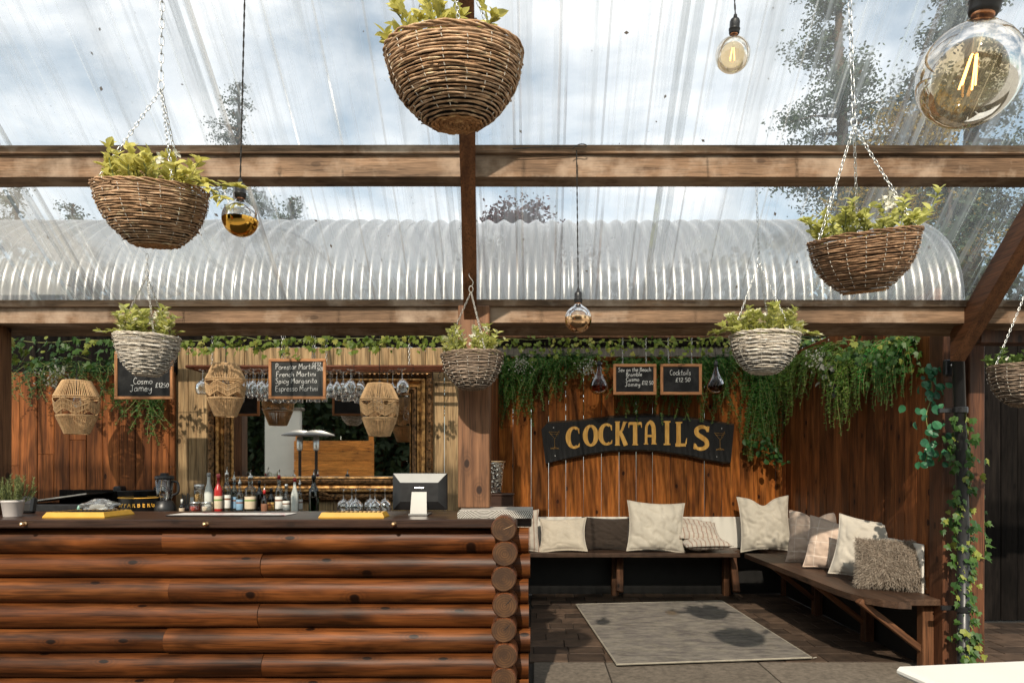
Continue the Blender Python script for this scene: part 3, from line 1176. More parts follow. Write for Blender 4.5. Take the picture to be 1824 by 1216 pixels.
# ------------------------------------------------------------------ yard behind the camera (seen in the mirror)
fo = thing('slatted_fence', 'orange stained slatted fence across the yard, seen in the mirror', 'fence', (-4.3, -3.2, 0))
M['orange'] = wood('orange_fence_wood', (.80, .33, .07), (.64, .23, .04), (.34, .11, .025), 'X', 16, .55, .3, .6, (.85, 1.1), blotch=.3)
for i in range(9):
    obj('slat', MB().cbox((0, 0, 0), (1.7, .02, .205), .004), M['orange'], fo, (.0, 0, .15 + i * .212))
for x in (-.78, .78):
    obj('fence_post', MB().cbox((0, 0, 0), (.09, .09, 2.1), .006), M['orange'], fo, (x, -.06, 1.05))
ww = thing('white_wall', 'white rendered wall across the yard beside the orange fence', 'wall', (-5.45, -3.4, 0))
obj('render_face', MB().cbox((0, 0, 0), (.75, .15, 2.6), .01), M['whiteboard'], ww, (0, 0, 1.35))
obj('coping', MB().cbox((0, 0, 0), (.85, .22, .06), .01), M['concrete'], ww, (0, 0, 2.635))
M['dullsteel'] = plain('dull_grey_steel', (.20, .195, .185), .55, .4, .3, var=.2)
for i, x in enumerate((-4.75, -4.42)):
    ht = thing('patio_heater', ('slim black patio heater by the orange fence, seen in the mirror', 'second slim black patio heater by the orange fence, seen in the mirror')[i], 'heater', (x, -2.4, 0))
    obj('base', MB().lathe([(0, 0), (.22, 0), (.22, .05), (.04, .09)], 20), M['blackmetal'], ht, smooth=True)
    obj('pole', MB().tube([(0, 0, .08), (0, 0, 1.75)], .03, 12), M['blackmetal'], ht, smooth=True)
    obj('burner', MB().lathe([(.05, 1.72), (.06, 1.76), (.06, 1.98), (.04, 2.0)], 16), M['steel'], ht, smooth=True)
    obj('hood', MB().lathe([(.36, 2.02), (.34, 2.05), (.12, 2.12), (.0, 2.13)], 24, cap=False), M['dullsteel'], ht, smooth=True)

# ------------------------------------------------------------------ bench in the alcove
BZ = .50
bn = thing('bench', 'dark wooden corner bench along both alcove walls', 'bench', (0, 0, BZ))
obj('seat_board', MB().cbox((0, 0, 0), (2.72, .245, .042), .005), M['bench'], bn, (.80, 7.265, -.021))
obj('seat_board', MB().cbox((0, 0, 0), (2.62, .245, .044), .006), M['bench'], bn, (.75, 7.015, -.022))
obj('seat_board', MB().cbox((0, 0, 0), (.255, 2.94, .042), .005), M['bench_y'], bn, (2.53, 5.92, -.021))
# front board of the side bench, its near end rounded off
vs = [(2.085, 6.885), (2.395, 7.14), (2.395, 4.42)]
out = [(2.10, 6.88), (2.398, 6.88), (2.398, 4.36), (2.32, 4.37), (2.25, 4.43), (2.19, 4.53), (2.15, 4.66), (2.13, 4.85)]
obj('seat_board', MB().prism(out[::-1], lambda u, w: (u, w, 0), (0, 0, -.044)), M['bench_y'], bn)


def leg(x, y, w=.075, h=.455):
    return obj('leg', MB().cbox((0, 0, 0), (w, w, h), .004), M['brace'], bn, (x, y, -.044 - h / 2))


for x in (P(1096, 0, 7.25).x, P(1296, 0, 7.25).x, P(1399, 0, 7.3).x):
    leg(x, 7.30)
    pth = MB()
    pth.cbox((0, 0, 0), (.07, .035, .50), .004)
    if x < 2.4:
        obj('brace', pth, M['brace'], bn, (x + .03, 7.11, -.205), (R(-38), R(6), 0))
for y in (6.32, 5.36, 4.56):
    leg(2.60, y)
    pth = MB().cbox((0, 0, 0), (.04, .07, .60), .004)
    obj('brace', pth, M['brace'], bn, (2.40, y + .02, -.215), (0, R(-52), 0))

# rug
rg = [P(1025, 0, 1).x, 0]
rc = [(.386, 6.70), (1.872, 6.88), (1.945, 4.80), (.544, 4.63)]
t_ = NT('worn_rug')
v = t_.coords((1, 1, 1), rand=False)
n1 = t_.noise(t_.coords((1, 2.2, 1)), 7, 5, .7)
n2 = t_.noise(v, 160, 2, .6)
vo = t_.n.new('ShaderNodeTexVoronoi')
vo.inputs['Scale'].default_value = 9
t_.link(v, vo.inputs['Vector'])
c = t_.mixc(t_.ramp(n1, [(.36, 0.0), (.62, 1.0)]), (.085, .073, .066), (.25, .225, .18))
c = t_.mixc(t_.math('MULTIPLY', t_.ramp(vo.outputs['Distance'], [(.2, 0.0), (.6, 1.0)]), .3), c, (.13, .115, .12))
c = t_.mixc(t_.math('MULTIPLY', n2, .5), c, (.11, .10, .085))
t_.principled(c, .95, .1, normal=t_.bump(n2, .5, .004))
rug = thing('rug', 'worn grey patterned rug on the brown pavers', 'rug', (1.2, 5.75, .019))


def rugpoly(k):
    return [((x - 1.2) * k, (y - 5.75) * k) for (x, y) in rc]


obj('pile', MB().prism([(x, y) for (x, y) in rugpoly(.985)][::-1], lambda u, w: (u, w, 0), (0, 0, .009)), t_.m, rug)
bd = MB()
q = rugpoly(.992)
for i in range(4):
    a, b_ = q[i], q[(i + 1) % 4]
    bd.tube([(a[0], a[1], .005), (b_[0], b_[1], .005)], .007, 6)
obj('binding', bd, plain('rug_binding', (.26, .235, .19), .9, .1, var=.2), rug, stuff=True)
obj('fringe_corner', MB().tube(catmull([(.745, -.955, .006), (.765, -.96, .012), (.775, -.945, .004)], 4), .003, 5), plain('rug_thread', (.35, .32, .27), .9), rug)

# white table in the foreground corner
tb = thing('white_table', 'white table top catching the sun in the near corner', 'table', (1.075, 2.06, 0), (0, 0, R(8)))
tt = NT('white_table_paint')
n1 = tt.noise(tt.coords((1, .2, 1)), 8, 4)
tt.principled(tt.mixc(n1, (.74, .72, .66), (.82, .80, .74)), .35, .45)
obj('table_top', MB().cbox((0, 0, 0), (1.5, .72, .028), .010), tt.m, tb, (.75, -.37, .746))
for (x, y) in ((.08, -.07), (1.42, -.07), (.08, -.66), (1.42, -.66)):
    obj('leg', MB().cbox((0, 0, 0), (.045, .045, .73), .004), tt.m, tb, (x, y, .366))


# ------------------------------------------------------------------ cushions
def pillow_mesh(w, h, t, seed, pinch=.10, dent=0.0, n=40, wr=.010):
    vs, fs = [], []
    for side in (-1, 1):
        for j in range(n + 1):
            for i in range(n + 1):
                u, v = -1 + 2 * i / n, -1 + 2 * j / n
                x = u * w / 2 * (1 - pinch * (1 - v * v) * u * u)
                z = v * h / 2 * (1 - pinch * (1 - u * u) * v * v)
                env = max(0.0, (1 - u * u) * (1 - v * v)) ** .42
                y = side * t / 2 * env
                q = Vector((u * 2.1, v * 2.1, seed * 3.7 + side))
                # creases radiate from the corners and sag towards the bottom
                cre = mnoise.noise(q * 1.2) * .9 + mnoise.noise(Vector((u * 3.5 + v * 4.5, v * 1.5 - u, seed))) * .8
                fold = abs(mnoise.noise(Vector((u * 1.6 + v * 2.2 + seed, v * 1.1 - u * 1.9, seed * 2.3))))
                y += side * wr * 1.05 * cre * min(1, env * 1.6)
                y -= side * wr * 1.0 * max(0, .16 - fold) / .16 * min(1, env * 1.4)
                y += side * .35 * wr * mnoise.noise(Vector((u * 9, v * 9, seed))) * min(1, env * 2)
                if dent and v > 0:
                    z -= dent * h * v * v * math.exp(-(u / .34) ** 2)
                sag = .07 * t * (-v)
                vs.append((x, y + side * sag * env, z + h / 2))
    m_ = (n + 1) ** 2
    for s in (0, 1):
        for j in range(n):
            for i in range(n):
                a = s * m_ + j * (n + 1) + i
                q = (a, a + 1, a + n + 2, a + n + 1)
                fs.append(q if s == 0 else q[::-1])
    # stitched edge flange joins the two faces
    ring = [i for i in range(n + 1)] + [j * (n + 1) + n for j in range(1, n + 1)] + [n * (n + 1) + i for i in range(n - 1, -1, -1)] + [j * (n + 1) for j in range(n - 1, 0, -1)]
    for a, b_ in zip(ring, ring[1:] + ring[:1]):
        fs.append((a, a + m_, b_ + m_, b_))
    return MB().add(vs, fs), [vs[i] for i in ring]


def cushion(label, mat, loc, w, h, t, rot, seed, dent=0.0, pinch=.10, wr=.010, group='cushions on the corner bench', flange=True):
    c_ = thing('cushion', label, 'cushion', loc, tuple(R(a) for a in rot), group)
    mb, ring = pillow_mesh(w, h, t, seed, pinch, dent, wr=wr)
    obj('cover', mb, mat, c_, smooth=True)
    if flange:
        obj('piping', MB().tube([(p[0] * 1.004, p[1], h / 2 + (p[2] - h / 2) * 1.004) for p in ring], .0038, 5, closed=True), mat, c_, smooth=True)
    return c_


F_linen = fabric('pale_linen', (.54, .49, .405))
F_beige = fabric('beige_linen', (.56, .49, .39))
F_brown = fabric('brown_cotton', (.045, .032, .024))
F_stripe = fabric('striped_cotton', (.54, .48, .40), stripes=((.33, .22, .17), 130))
F_pink = fabric('dusty_pink_check', (.56, .43, .34), check=((.72, .64, .55), 26))
F_grey = fabric('cool_grey_linen', (.50, .46, .39))
cushion('striped cushion standing at the bar end of the bench', F_stripe, (P(924, 0, 6.95).x, 6.98, BZ), .44, .44, .14, (-14, 0, 8), 1)
cushion('beige cushion slumped beside the dark brown cushion', F_beige, (P(1003, 0, 6.98).x, 6.98, BZ), .50, .40, .17, (-34, -3, -6), 2, pinch=.12)
cushion('dark brown cushion between the beige and the large pale cushion', F_brown, (P(1080, 0, 7.12).x, 7.14, BZ), .52, .35, .13, (-16, 2, 0), 3)
cushion('large pale linen cushion in the middle of the back bench', F_linen, (P(1168, 0, 6.98).x, 6.97, BZ), .60, .53, .20, (-16, 3, 0), 4, wr=.014)
cushion('striped cushion lying flat beside the large pale cushion', F_stripe, (P(1258, 0, 7.0).x, 6.84, BZ + .075), .50, .42, .13, (-84, 0, 10), 5, pinch=.12)
cushion('upper striped cushion slumped on the flat striped one', F_stripe, (P(1244, 0, 7.1).x, 6.95, BZ + .12), .46, .40, .12, (-62, 8, 4), 6)
cushion('big dented pale cushion in the bench corner', F_linen, (P(1364, 0, 7.05).x, 7.02, BZ), .52, .58, .19, (-13, -2, -8), 7, dent=.13, wr=.016)
cushion('pink checked cushion propped against the side wall, behind its twin', F_pink, (2.47, 6.12, BZ), .46, .48, .15, (-12, 0, -38), 8, dent=.10)
cushion('pink checked cushion in front of its twin on the side bench', F_pink, (2.47, 5.70, BZ), .47, .45, .17, (-16, 4, -36), 9, dent=.06)
cushion('plain pale linen cushion behind the fur cushion', F_grey, (2.49, 5.24, BZ), .47, .48, .16, (-13, 8, -34), 10)
# fur cushion
fc = thing('cushion', 'shaggy grey brown fur cushion at the end of the side bench', 'cushion', (2.49, 4.78, BZ + .01), (R(-17), 0, R(-26)), 'cushions on the corner bench')
mb, _ = pillow_mesh(.46, .35, .17, 12, .06)
fur_a = leafmat('fur_strands', (.30, .245, .19), (.50, .43, .35), .25, .8)
fur_b = plain('fur_hide', (.20, .16, .125), .95, .1)
base_me = mb.mesh('fur_hide', True)
obj('hide', base_me, fur_b, fc)
fur = MB()
rf = random.Random(5)
polys = [p for p in base_me.polygons]
for p in polys:
    for _ in range(4):
        ids = list(p.vertices)
        wts = [rf.random() for _ in ids]
        s = sum(wts)
        q = sum((base_me.vertices[i].co * (w_ / s) for i, w_ in zip(ids, wts)), Vector())
        nrm = p.normal
        d = (nrm * .6 + Vector((rf.gauss(0, .45) + .5 * math.sin(q.x * 14 + q.z * 9), rf.gauss(0, .25), rf.gauss(-.25, .45)))).normalized()
        L = rf.uniform(.022, .042)
        sd = d.cross(Vector((rf.random() - .5, rf.random() - .5, rf.random() - .5))).normalized() * .0016
        mid = q + d * L * .55 + Vector((0, 0, -.002))
        tip = q + d * L + Vector((0, 0, -.008))
        fur.add([q - sd, q + sd, mid + sd * .8, mid - sd * .8, tip], [(0, 1, 2, 3), (3, 2, 4)])
obj('fur', fur, fur_a, fc, stuff=True)
print('furniture done')
# ------------------------------------------------------------------ chains, cords
def link_pts(L, w):
    out = []
    for i in range(12):
        a = 2 * math.pi * i / 12
        x, z = math.cos(a) * w / 2, math.sin(a) * w / 2
        z += (L - w) / 2 * (1 if math.sin(a) > 1e-6 else -1 if math.sin(a) < -1e-6 else 0)
        out.append((x, 0, z))
    return out


def chain(mb, p, q, L=.024, w=.012, r=.0016, sides=5):
    p, q = Vector(p), Vector(q)
    d = q - p
    n = max(1, int(d.length / (L - 2.2 * r)))
    rotq = Vector((0, 0, 1)).rotation_difference(d.normalized()).to_matrix().to_4x4()
    for i in range(n):
        c = p + d * ((i + .5) / n)
        mb.tube(link_pts(d.length / n + 2.4 * r, w), r, sides, closed=True, M=Matrix.Translation(c) @ rotq @ RZ(90 * (i % 2) + 25))
    return mb


# ------------------------------------------------------------------ leaf shapes
def leaf_outline(kind):
    if kind == 'ivy':
        return [(0, 0), (-.30, -.10), (-.50, .18), (-.30, .36), (-.34, .66), (-.12, .60), (0, 1.0), (.12, .60), (.34, .66), (.30, .36), (.50, .18), (.30, -.10)]
    if kind == 'round':
        return [(0, 0), (-.28, .16), (-.40, .45), (-.30, .75), (0, .95), (.30, .75), (.40, .45), (.28, .16)]
    return [(0, 0), (-.20, .18), (-.29, .42), (-.20, .70), (0, 1.0), (.20, .70), (.29, .42), (.20, .18)]


def leaf_geo(kind, fold=.18, curl=.18):
    o = leaf_outline(kind)
    vs = [(x, y, abs(x) * fold * 2 - curl * y * y) for (x, y) in o]
    vs.append((0, .40, -curl * .16))
    c = len(o)
    fs = [(i, (i + 1) % c, c) for i in range(c)]
    return vs, fs


LG = {k_: leaf_geo(k_) for k_ in ('ivy', 'round', 'oval')}


def leaf_matrix(p, d, size, rr, droop=0.0):
    d = Vector(d)
    if d.length < 1e-6:
        d = Vector((0, 0, 1))
    d.normalize()
    up = Vector((rr.gauss(0, .4), rr.gauss(0, .4), 1))
    x = d.cross(up)
    if x.length < 1e-5:
        x = Vector((1, 0, 0))
    x.normalize()
    z = x.cross(d)
    m_ = Matrix((x, d, z)).transposed().to_4x4()
    return Matrix.Translation(p) @ m_ @ Matrix.Scale(size, 4)


def add_leaf(mb, kind, p, d, size, rr):
    vs, fs = LG[kind]
    mb.add(vs, fs, leaf_matrix(p, d, size, rr))


# ------------------------------------------------------------------ woven hanging baskets with plants
def twig(name, a, b_, c):
    t = NT(name)
    v = t.coords((1, 1, 1))
    sep = t.n.new('ShaderNodeSeparateXYZ')
    t.link(v, sep.inputs[0])
    geo = t.n.new('ShaderNodeNewGeometry')
    isl = geo.outputs['Random Per Island']
    col = t.ramp(isl, [(.0, a), (.5, b_), (1.0, c)])
    n = t.noise(t.coords((1, 1, 2.5)), 34, 4, .65)
    col = t.mixc(t.ramp(n, [(.35, .75), (.6, 0.0)]), col, tuple(x * .35 for x in a))
    n2 = t.noise(t.coords((1, 1, 4)), 22, 3, .6)
    col = t.mixc(t.ramp(n2, [(.60, 0.0), (.72, .7)]), col, tuple(min(1, x * 1.9) for x in c))
    t.principled(col, .7, .25, normal=t.bump(n, .4, .002))
    return t.m


TW_brown = twig('brown_twigs', (.36, .205, .108), (.54, .335, .19), (.66, .45, .29))
TW_dark = twig('dark_twigs', (.20, .105, .056), (.32, .185, .10), (.44, .275, .165))
TW_pale = twig('pale_grey_twigs', (.58, .50, .40), (.70, .63, .53), (.80, .74, .65))
TW_grey = twig('grey_brown_twigs', (.22, .155, .11), (.34, .25, .18), (.46, .36, .28))
TW_base = twig('orange_cane', (.40, .19, .075), (.54, .28, .12), (.62, .37, .18))
M['stitch'] = plain('white_wire_stitch', (.66, .62, .54), .5, .4, var=.15)
M['soil'] = plain('basket_liner', (.03, .026, .022), .9, .2, var=.4)
LF_lime = leafmat('lime_leaves', (.60, .57, .13), (.84, .77, .27), .45, .5, tip=(.86, .81, .48))
LF_mid = leafmat('fresh_leaves', (.50, .53, .14), (.78, .75, .28), .45, .5, tip=(.86, .83, .54))
LF_petal = leafmat('white_petals', (.80, .78, .66), (.86, .85, .76), .3, .5)
LF_stem = plain('green_stems', (.22, .24, .08), .6, .3)

LEAF_ME = {}


def leaf_me(kind, mat):
    key = (kind, mat.name)
    if key not in LEAF_ME:
        me = MB().add(*LG[kind]).mesh('leaf', True)
        me.materials.append(mat)
        LEAF_ME[key] = me
    return LEAF_ME[key]


def basket(px, py_rim, py_bot, wpx, y, label, plant_label, tw, seed, tilt=(0, 0), top=None, big=True, flowers=0, nstem=22, trail=(), chain_mat='steel', hook=True, leafk='oval', leafm=None, lsize=.035, tall=.11, hscale=1.0):
    rr = random.Random(seed)
    Rr = W(wpx, y) / 2
    c = P(px, py_rim, y)
    H = W(py_bot - py_rim, y) * hscale
    t = thing('hanging_basket', label, 'basket', c, (R(tilt[0]), R(tilt[1]), 0), 'woven hanging baskets of plants')

    def rad(k):
        return Rr * (1 - .10 * k - .50 * k ** 2.6)
    rows = 24 if big else 20
    sr = H / rows * .50
    nst = 18
    wv_ = MB()
    for i in range(rows):
        k = (i + .5) / rows
        for s in range(2 if big else 1):
            ph = rr.random() * 6
            pts = []
            n = 54 if big else 44
            cut = rr.random() * 6.28
            jz = rr.uniform(-.3, .3) * sr
            for j in range(n):
                a = 2 * math.pi * j / n + cut
                wob = sr * .55 * math.sin(nst / 2 * a + math.pi * (i + s))
                q = rad(k) + wob + sr * .7 * mnoise.noise((math.cos(a) * 2 + i * 7.1, math.sin(a) * 2 + s * 4.3, seed)) + (s * sr * .5)
                z = -k * H + jz + sr * (.9 if big else .5) * mnoise.noise((math.cos(a) * 1.6 + i * 3.3, math.sin(a) * 1.6 + seed, s * 9.0))
                pts.append((q * math.cos(a), q * math.sin(a), z))
            thick = sr * rr.uniform(.62, 1.15) * (1.0 if big else 1.1)
            # a twig runs nearly round and its end sticks out a little
            wv_.tube(pts + [(pts[0][0] * 1.03, pts[0][1] * 1.03, pts[0][2] - sr)], [thick * (.8 + .35 * mnoise.noise((j * .2, i, s))) for j in range(n + 1)], 5, caps=False)
    obj('weave', wv_, tw, t, stuff=True, smooth=True)
    rim = MB()
    for s in range(3):
        pts = []
        for j in range(60):
            a = 2 * math.pi * j / 60
            q = Rr * (1.0 + .018 * math.sin(9 * a + s * 2.1)) + .004
            pts.append((q * math.cos(a), q * math.sin(a), .004 + .005 * math.cos(9 * a + s * 2.1) + .006 * mnoise.noise((math.cos(a) * 2, math.sin(a) * 2, seed + s))))
        rim.tube(pts, sr * .85, 5, closed=True)
    obj('rim', rim, tw, t, smooth=True)
    rb_ = rad(1.0)
    base = MB()
    for i in range(9):
        q0 = rb_ * (i + .8) / 9.4
        base.tube([((q0 + .002 * math.sin(10 * a_ + i * 3.1)) * math.cos(a_), (q0 + .002 * math.sin(10 * a_ + i * 3.1)) * math.sin(a_), -H - .003 * math.cos(10 * a_ + i * 3.1)) for a_ in [2 * math.pi * j / 34 for j in range(34)]], rb_ / 18, 5, closed=True)
    obj('woven_base', base, TW_base if big else tw, t, smooth=True)
    obj('liner', MB().lathe([(rad(1) * .9, -H + .012), (rad(.75) - 2.2 * sr, -.75 * H), (rad(.5) - 2.2 * sr, -.5 * H), (rad(.2) - 2.2 * sr, -.2 * H), (rad(0) - 2.5 * sr, -.012), (.0, -.02)], 28, cap=True), M['soil'], t, smooth=True)
    st = MB()
    for i in range(nst):
        a = 2 * math.pi * (i + .3) / nst
        for j in range(1, rows - 1, 2):
            if rr.random() < .16:
                continue
            k0, k1 = (j + .1) / rows, (j + .95) / rows
            o_ = sr * 1.7
            st.tube([((rad(k0) + o_) * math.cos(a), (rad(k0) + o_) * math.sin(a), -k0 * H), ((rad(k1) + o_) * math.cos(a + .01), (rad(k1) + o_) * math.sin(a + .01), -k1 * H)], .0013 if big else .0011, 4)
    obj('stitching', st, M['stitch'], t, stuff=True)
    # chains in the world frame, brought into the basket's frame
    inv = (Matrix.Translation(c) @ Euler((R(tilt[0]), R(tilt[1]), 0)).to_matrix().to_4x4()).inverted()
    if top:
        join = P(top[0], top[1], y)
        a0 = top[2] if len(top) > 2 else 20
        for i in range(3):
            a = R(a0 + 120 * i)
            pt = Vector((Rr * .98 * math.cos(a), Rr * .98 * math.sin(a), .004))
            o_ = obj('chain', chain(MB(), inv @ join, pt, .021 if big else .018, .0095 if big else .008, .0014), M[chain_mat], t, smooth=True, stuff=True)
        ring = MB().tube([inv @ (join + Vector((.011 * math.cos(q_), 0, .015 + .017 * math.sin(q_)))) for q_ in [2 * math.pi * j / 14 for j in range(14)]], .0018, 6, closed=True)
        obj('hanging_ring', ring, M[chain_mat], t, smooth=True)
        if len(top) > 4:
            tp = P(top[3], top[4], top[5] if len(top) > 5 else y)
            obj('main_chain', chain(MB(), inv @ (join + Vector((0, 0, .036))), inv @ tp, .034 if big else .026, .014 if big else .011, .0019 if big else .0016), M[chain_mat], t, smooth=True, stuff=True)
        elif hook:
            hk = MB().tube([inv @ (join + Vector((.012 * math.sin(q_ * .9), 0, .028 + q_ * .012))) for q_ in range(7)], .0022, 6)
            obj('hook', hk, M[chain_mat], t, smooth=True)
    # the plant standing in it
    pl = thing('basket_plant', plant_label, 'plant', c + Vector((0, 0, -.01)), (R(tilt[0]), R(tilt[1]), 0), 'plants in the hanging baskets')
    stems = MB()
    lm = leafm or LF_lime
    joined = MB()
    fl = MB()
    paths = []
    for i in range(nstem):
        a = rr.random() * 6.283
        q = Rr * .82 * math.sqrt(rr.random())
        b0 = Vector((q * math.cos(a), q * math.sin(a), -.01))
        h = tall * rr.uniform(.45, 1.15) * (1.1 - .4 * q / Rr)
        e = b0 + Vector((math.cos(a) * .05 * rr.random() + rr.gauss(0, .02), math.sin(a) * .05 * rr.random() + rr.gauss(0, .02), h))
        paths.append(catmull([b0, (b0 + e) / 2 + Vector((rr.gauss(0, .012), rr.gauss(0, .012), .01)), e], 4))
    for (ax, dx, dz) in trail:
        a = R(ax)
        b0 = Vector((Rr * .8 * math.cos(a), Rr * .8 * math.sin(a), .0))
        paths.append(catmull([b0, b0 + Vector((dx * .35, -.02, .035)), b0 + Vector((dx * .75, -.03, dz * .5 + .01)), b0 + Vector((dx, -.03, dz))], 4))
    for p_ in paths:
        stems.tube(p_, [.0026] * (len(p_) - 1) + [.0012], 5)
        m_ = len(p_)
        for j in range(2, m_):
            tdir = (p_[min(j + 1, m_ - 1)] - p_[j - 1]).normalized()
            for s in range(2 if j < m_ - 1 else 3):
                a = rr.random() * 6.283
                side = Vector((math.cos(a), math.sin(a), rr.uniform(-.1, .5)))
                d = (side * .9 + tdir * .6)
                sz = lsize * rr.uniform(.6, 1.15)
                if big:
                    o_ = place(bpy.data.objects.new('leaf', leaf_me(leafk, lm)), pl, (0, 0, 0), (0, 0, 0))
                    o_.matrix_local = leaf_matrix(p_[j], d, sz, rr)
                else:
                    add_leaf(joined, leafk, p_[j], d, sz, rr)
    obj('stems', stems, LF_stem, pl, smooth=True, stuff=True)
    if not big:
        obj('leaves', joined, lm, pl, stuff=True)
    for i in range(flowers):
        a = rr.random() * 6.283
        q = Rr * .75 * math.sqrt(rr.random())
        h = tall * rr.uniform(.5, 1.1)
        cpt = Vector((q * math.cos(a), q * math.sin(a), h))
        s_ = .016 if not big else .02
        face = Vector((rr.gauss(0, .5), -.9, rr.gauss(.3, .4))).normalized()
        ux = face.cross(Vector((0, 0, 1))).normalized()
        uz = ux.cross(face)
        for k5 in range(5):
            an = 2 * math.pi * k5 / 5
            add_leaf(fl, 'round', cpt, ux * math.cos(an) + uz * math.sin(an) + face * .25, s_, rr)
    if flowers:
        obj('flowers', fl, LF_petal, pl, stuff=True, label='white flowers')
    return t


basket(809, 100, 215, 238, 2.0, 'big brown twig basket hanging highest of all in front of the rafter', 'lime leaved plant in the highest basket', TW_brown, 31, (9, -2), (800, -120, 40, 812, -640), nstem=26, lsize=.040, tall=.15)
basket(270, 340, 432, 180, 2.45, 'brown twig basket hanging beside the gold dipped bulb', 'lime leaved plant above the roof beam beside the gold bulb', TW_brown, 32, (11, 1), (287, 160, 200, 291, -180), nstem=36, flowers=6, lsize=.042, tall=.15, trail=((-10, .20, .02), (-25, .17, -.03)), hscale=1.02)
basket(1538, 425, 515, 180, 2.5, 'dark twig basket hanging tilted near the sloping rafter', 'pale green plant with white flowers near the sloping rafter', TW_dark, 33, (11, -6), (1521, 225, 70, 1507, -178), nstem=32, flowers=9, lsize=.038, tall=.14, trail=((10, .13, .15),), leafm=LF_mid, hscale=1.02)
basket(263, 602, 668, 103, 3.62, 'whitewashed basket hanging in front of a chalkboard over the rosemary side', 'plant with white flowers above the whitewashed basket by the chalkboard', TW_pale, 34, (2, 2), (262, 492, 70, 262, 452), big=False, nstem=40, flowers=10, lsize=.040, tall=.17, trail=((190, -.10, .03),), leafm=LF_mid, chain_mat='chain_dark')
basket(841, 634, 692, 108, 3.62, 'grey brown basket hanging in front of the counter post', 'flowering plant in the basket before the counter post', TW_grey, 35, (0, -2), (839, 520, 60), big=False, nstem=44, flowers=14, lsize=.034, tall=.16, leafm=LF_mid, chain_mat='chain_dark')
basket(1362, 600, 664, 118, 3.62, 'whitewashed basket hanging in front of the alcove ferns', 'ivy leaved plant in the whitewashed basket before the ferns', TW_pale, 36, (1, 1), (1352, 470, 60, 1347, 332), big=False, nstem=44, flowers=5, lsize=.042, tall=.165, trail=((185, -.15, .02), (200, -.12, .05), (-5, .12, .02)), leafk='ivy', leafm=LF_mid)
basket(1830, 660, 722, 118, 3.55, 'grey basket cut by the picture edge beside the black fence', 'green plant in the basket beside the black fence', TW_grey, 37, (0, 6), (1836, 500, 60, 1838, 380), big=False, nstem=30, flowers=5, lsize=.036, tall=.13, leafm=leafmat('deep_green_leaves', (.12, .20, .05), (.26, .36, .10), .3))  # leaves in a deeper green than the other baskets


# ------------------------------------------------------------------ light bulbs
def globe_prof(D, neck=.016, n=18):
    """bulb hanging down from z = 0 (top of the glass neck): globe of diameter D"""
    r = D / 2
    zc = -(neck + r * .93)
    pr = [(.013, 0), (.0135, -neck * .35)]
    for i in range(n + 1):
        a = R(24) + (math.pi - R(24)) * i / n
        pr.append((max(r * math.sin(a), .0005), zc + r * math.cos(a)))
    return pr, zc, r


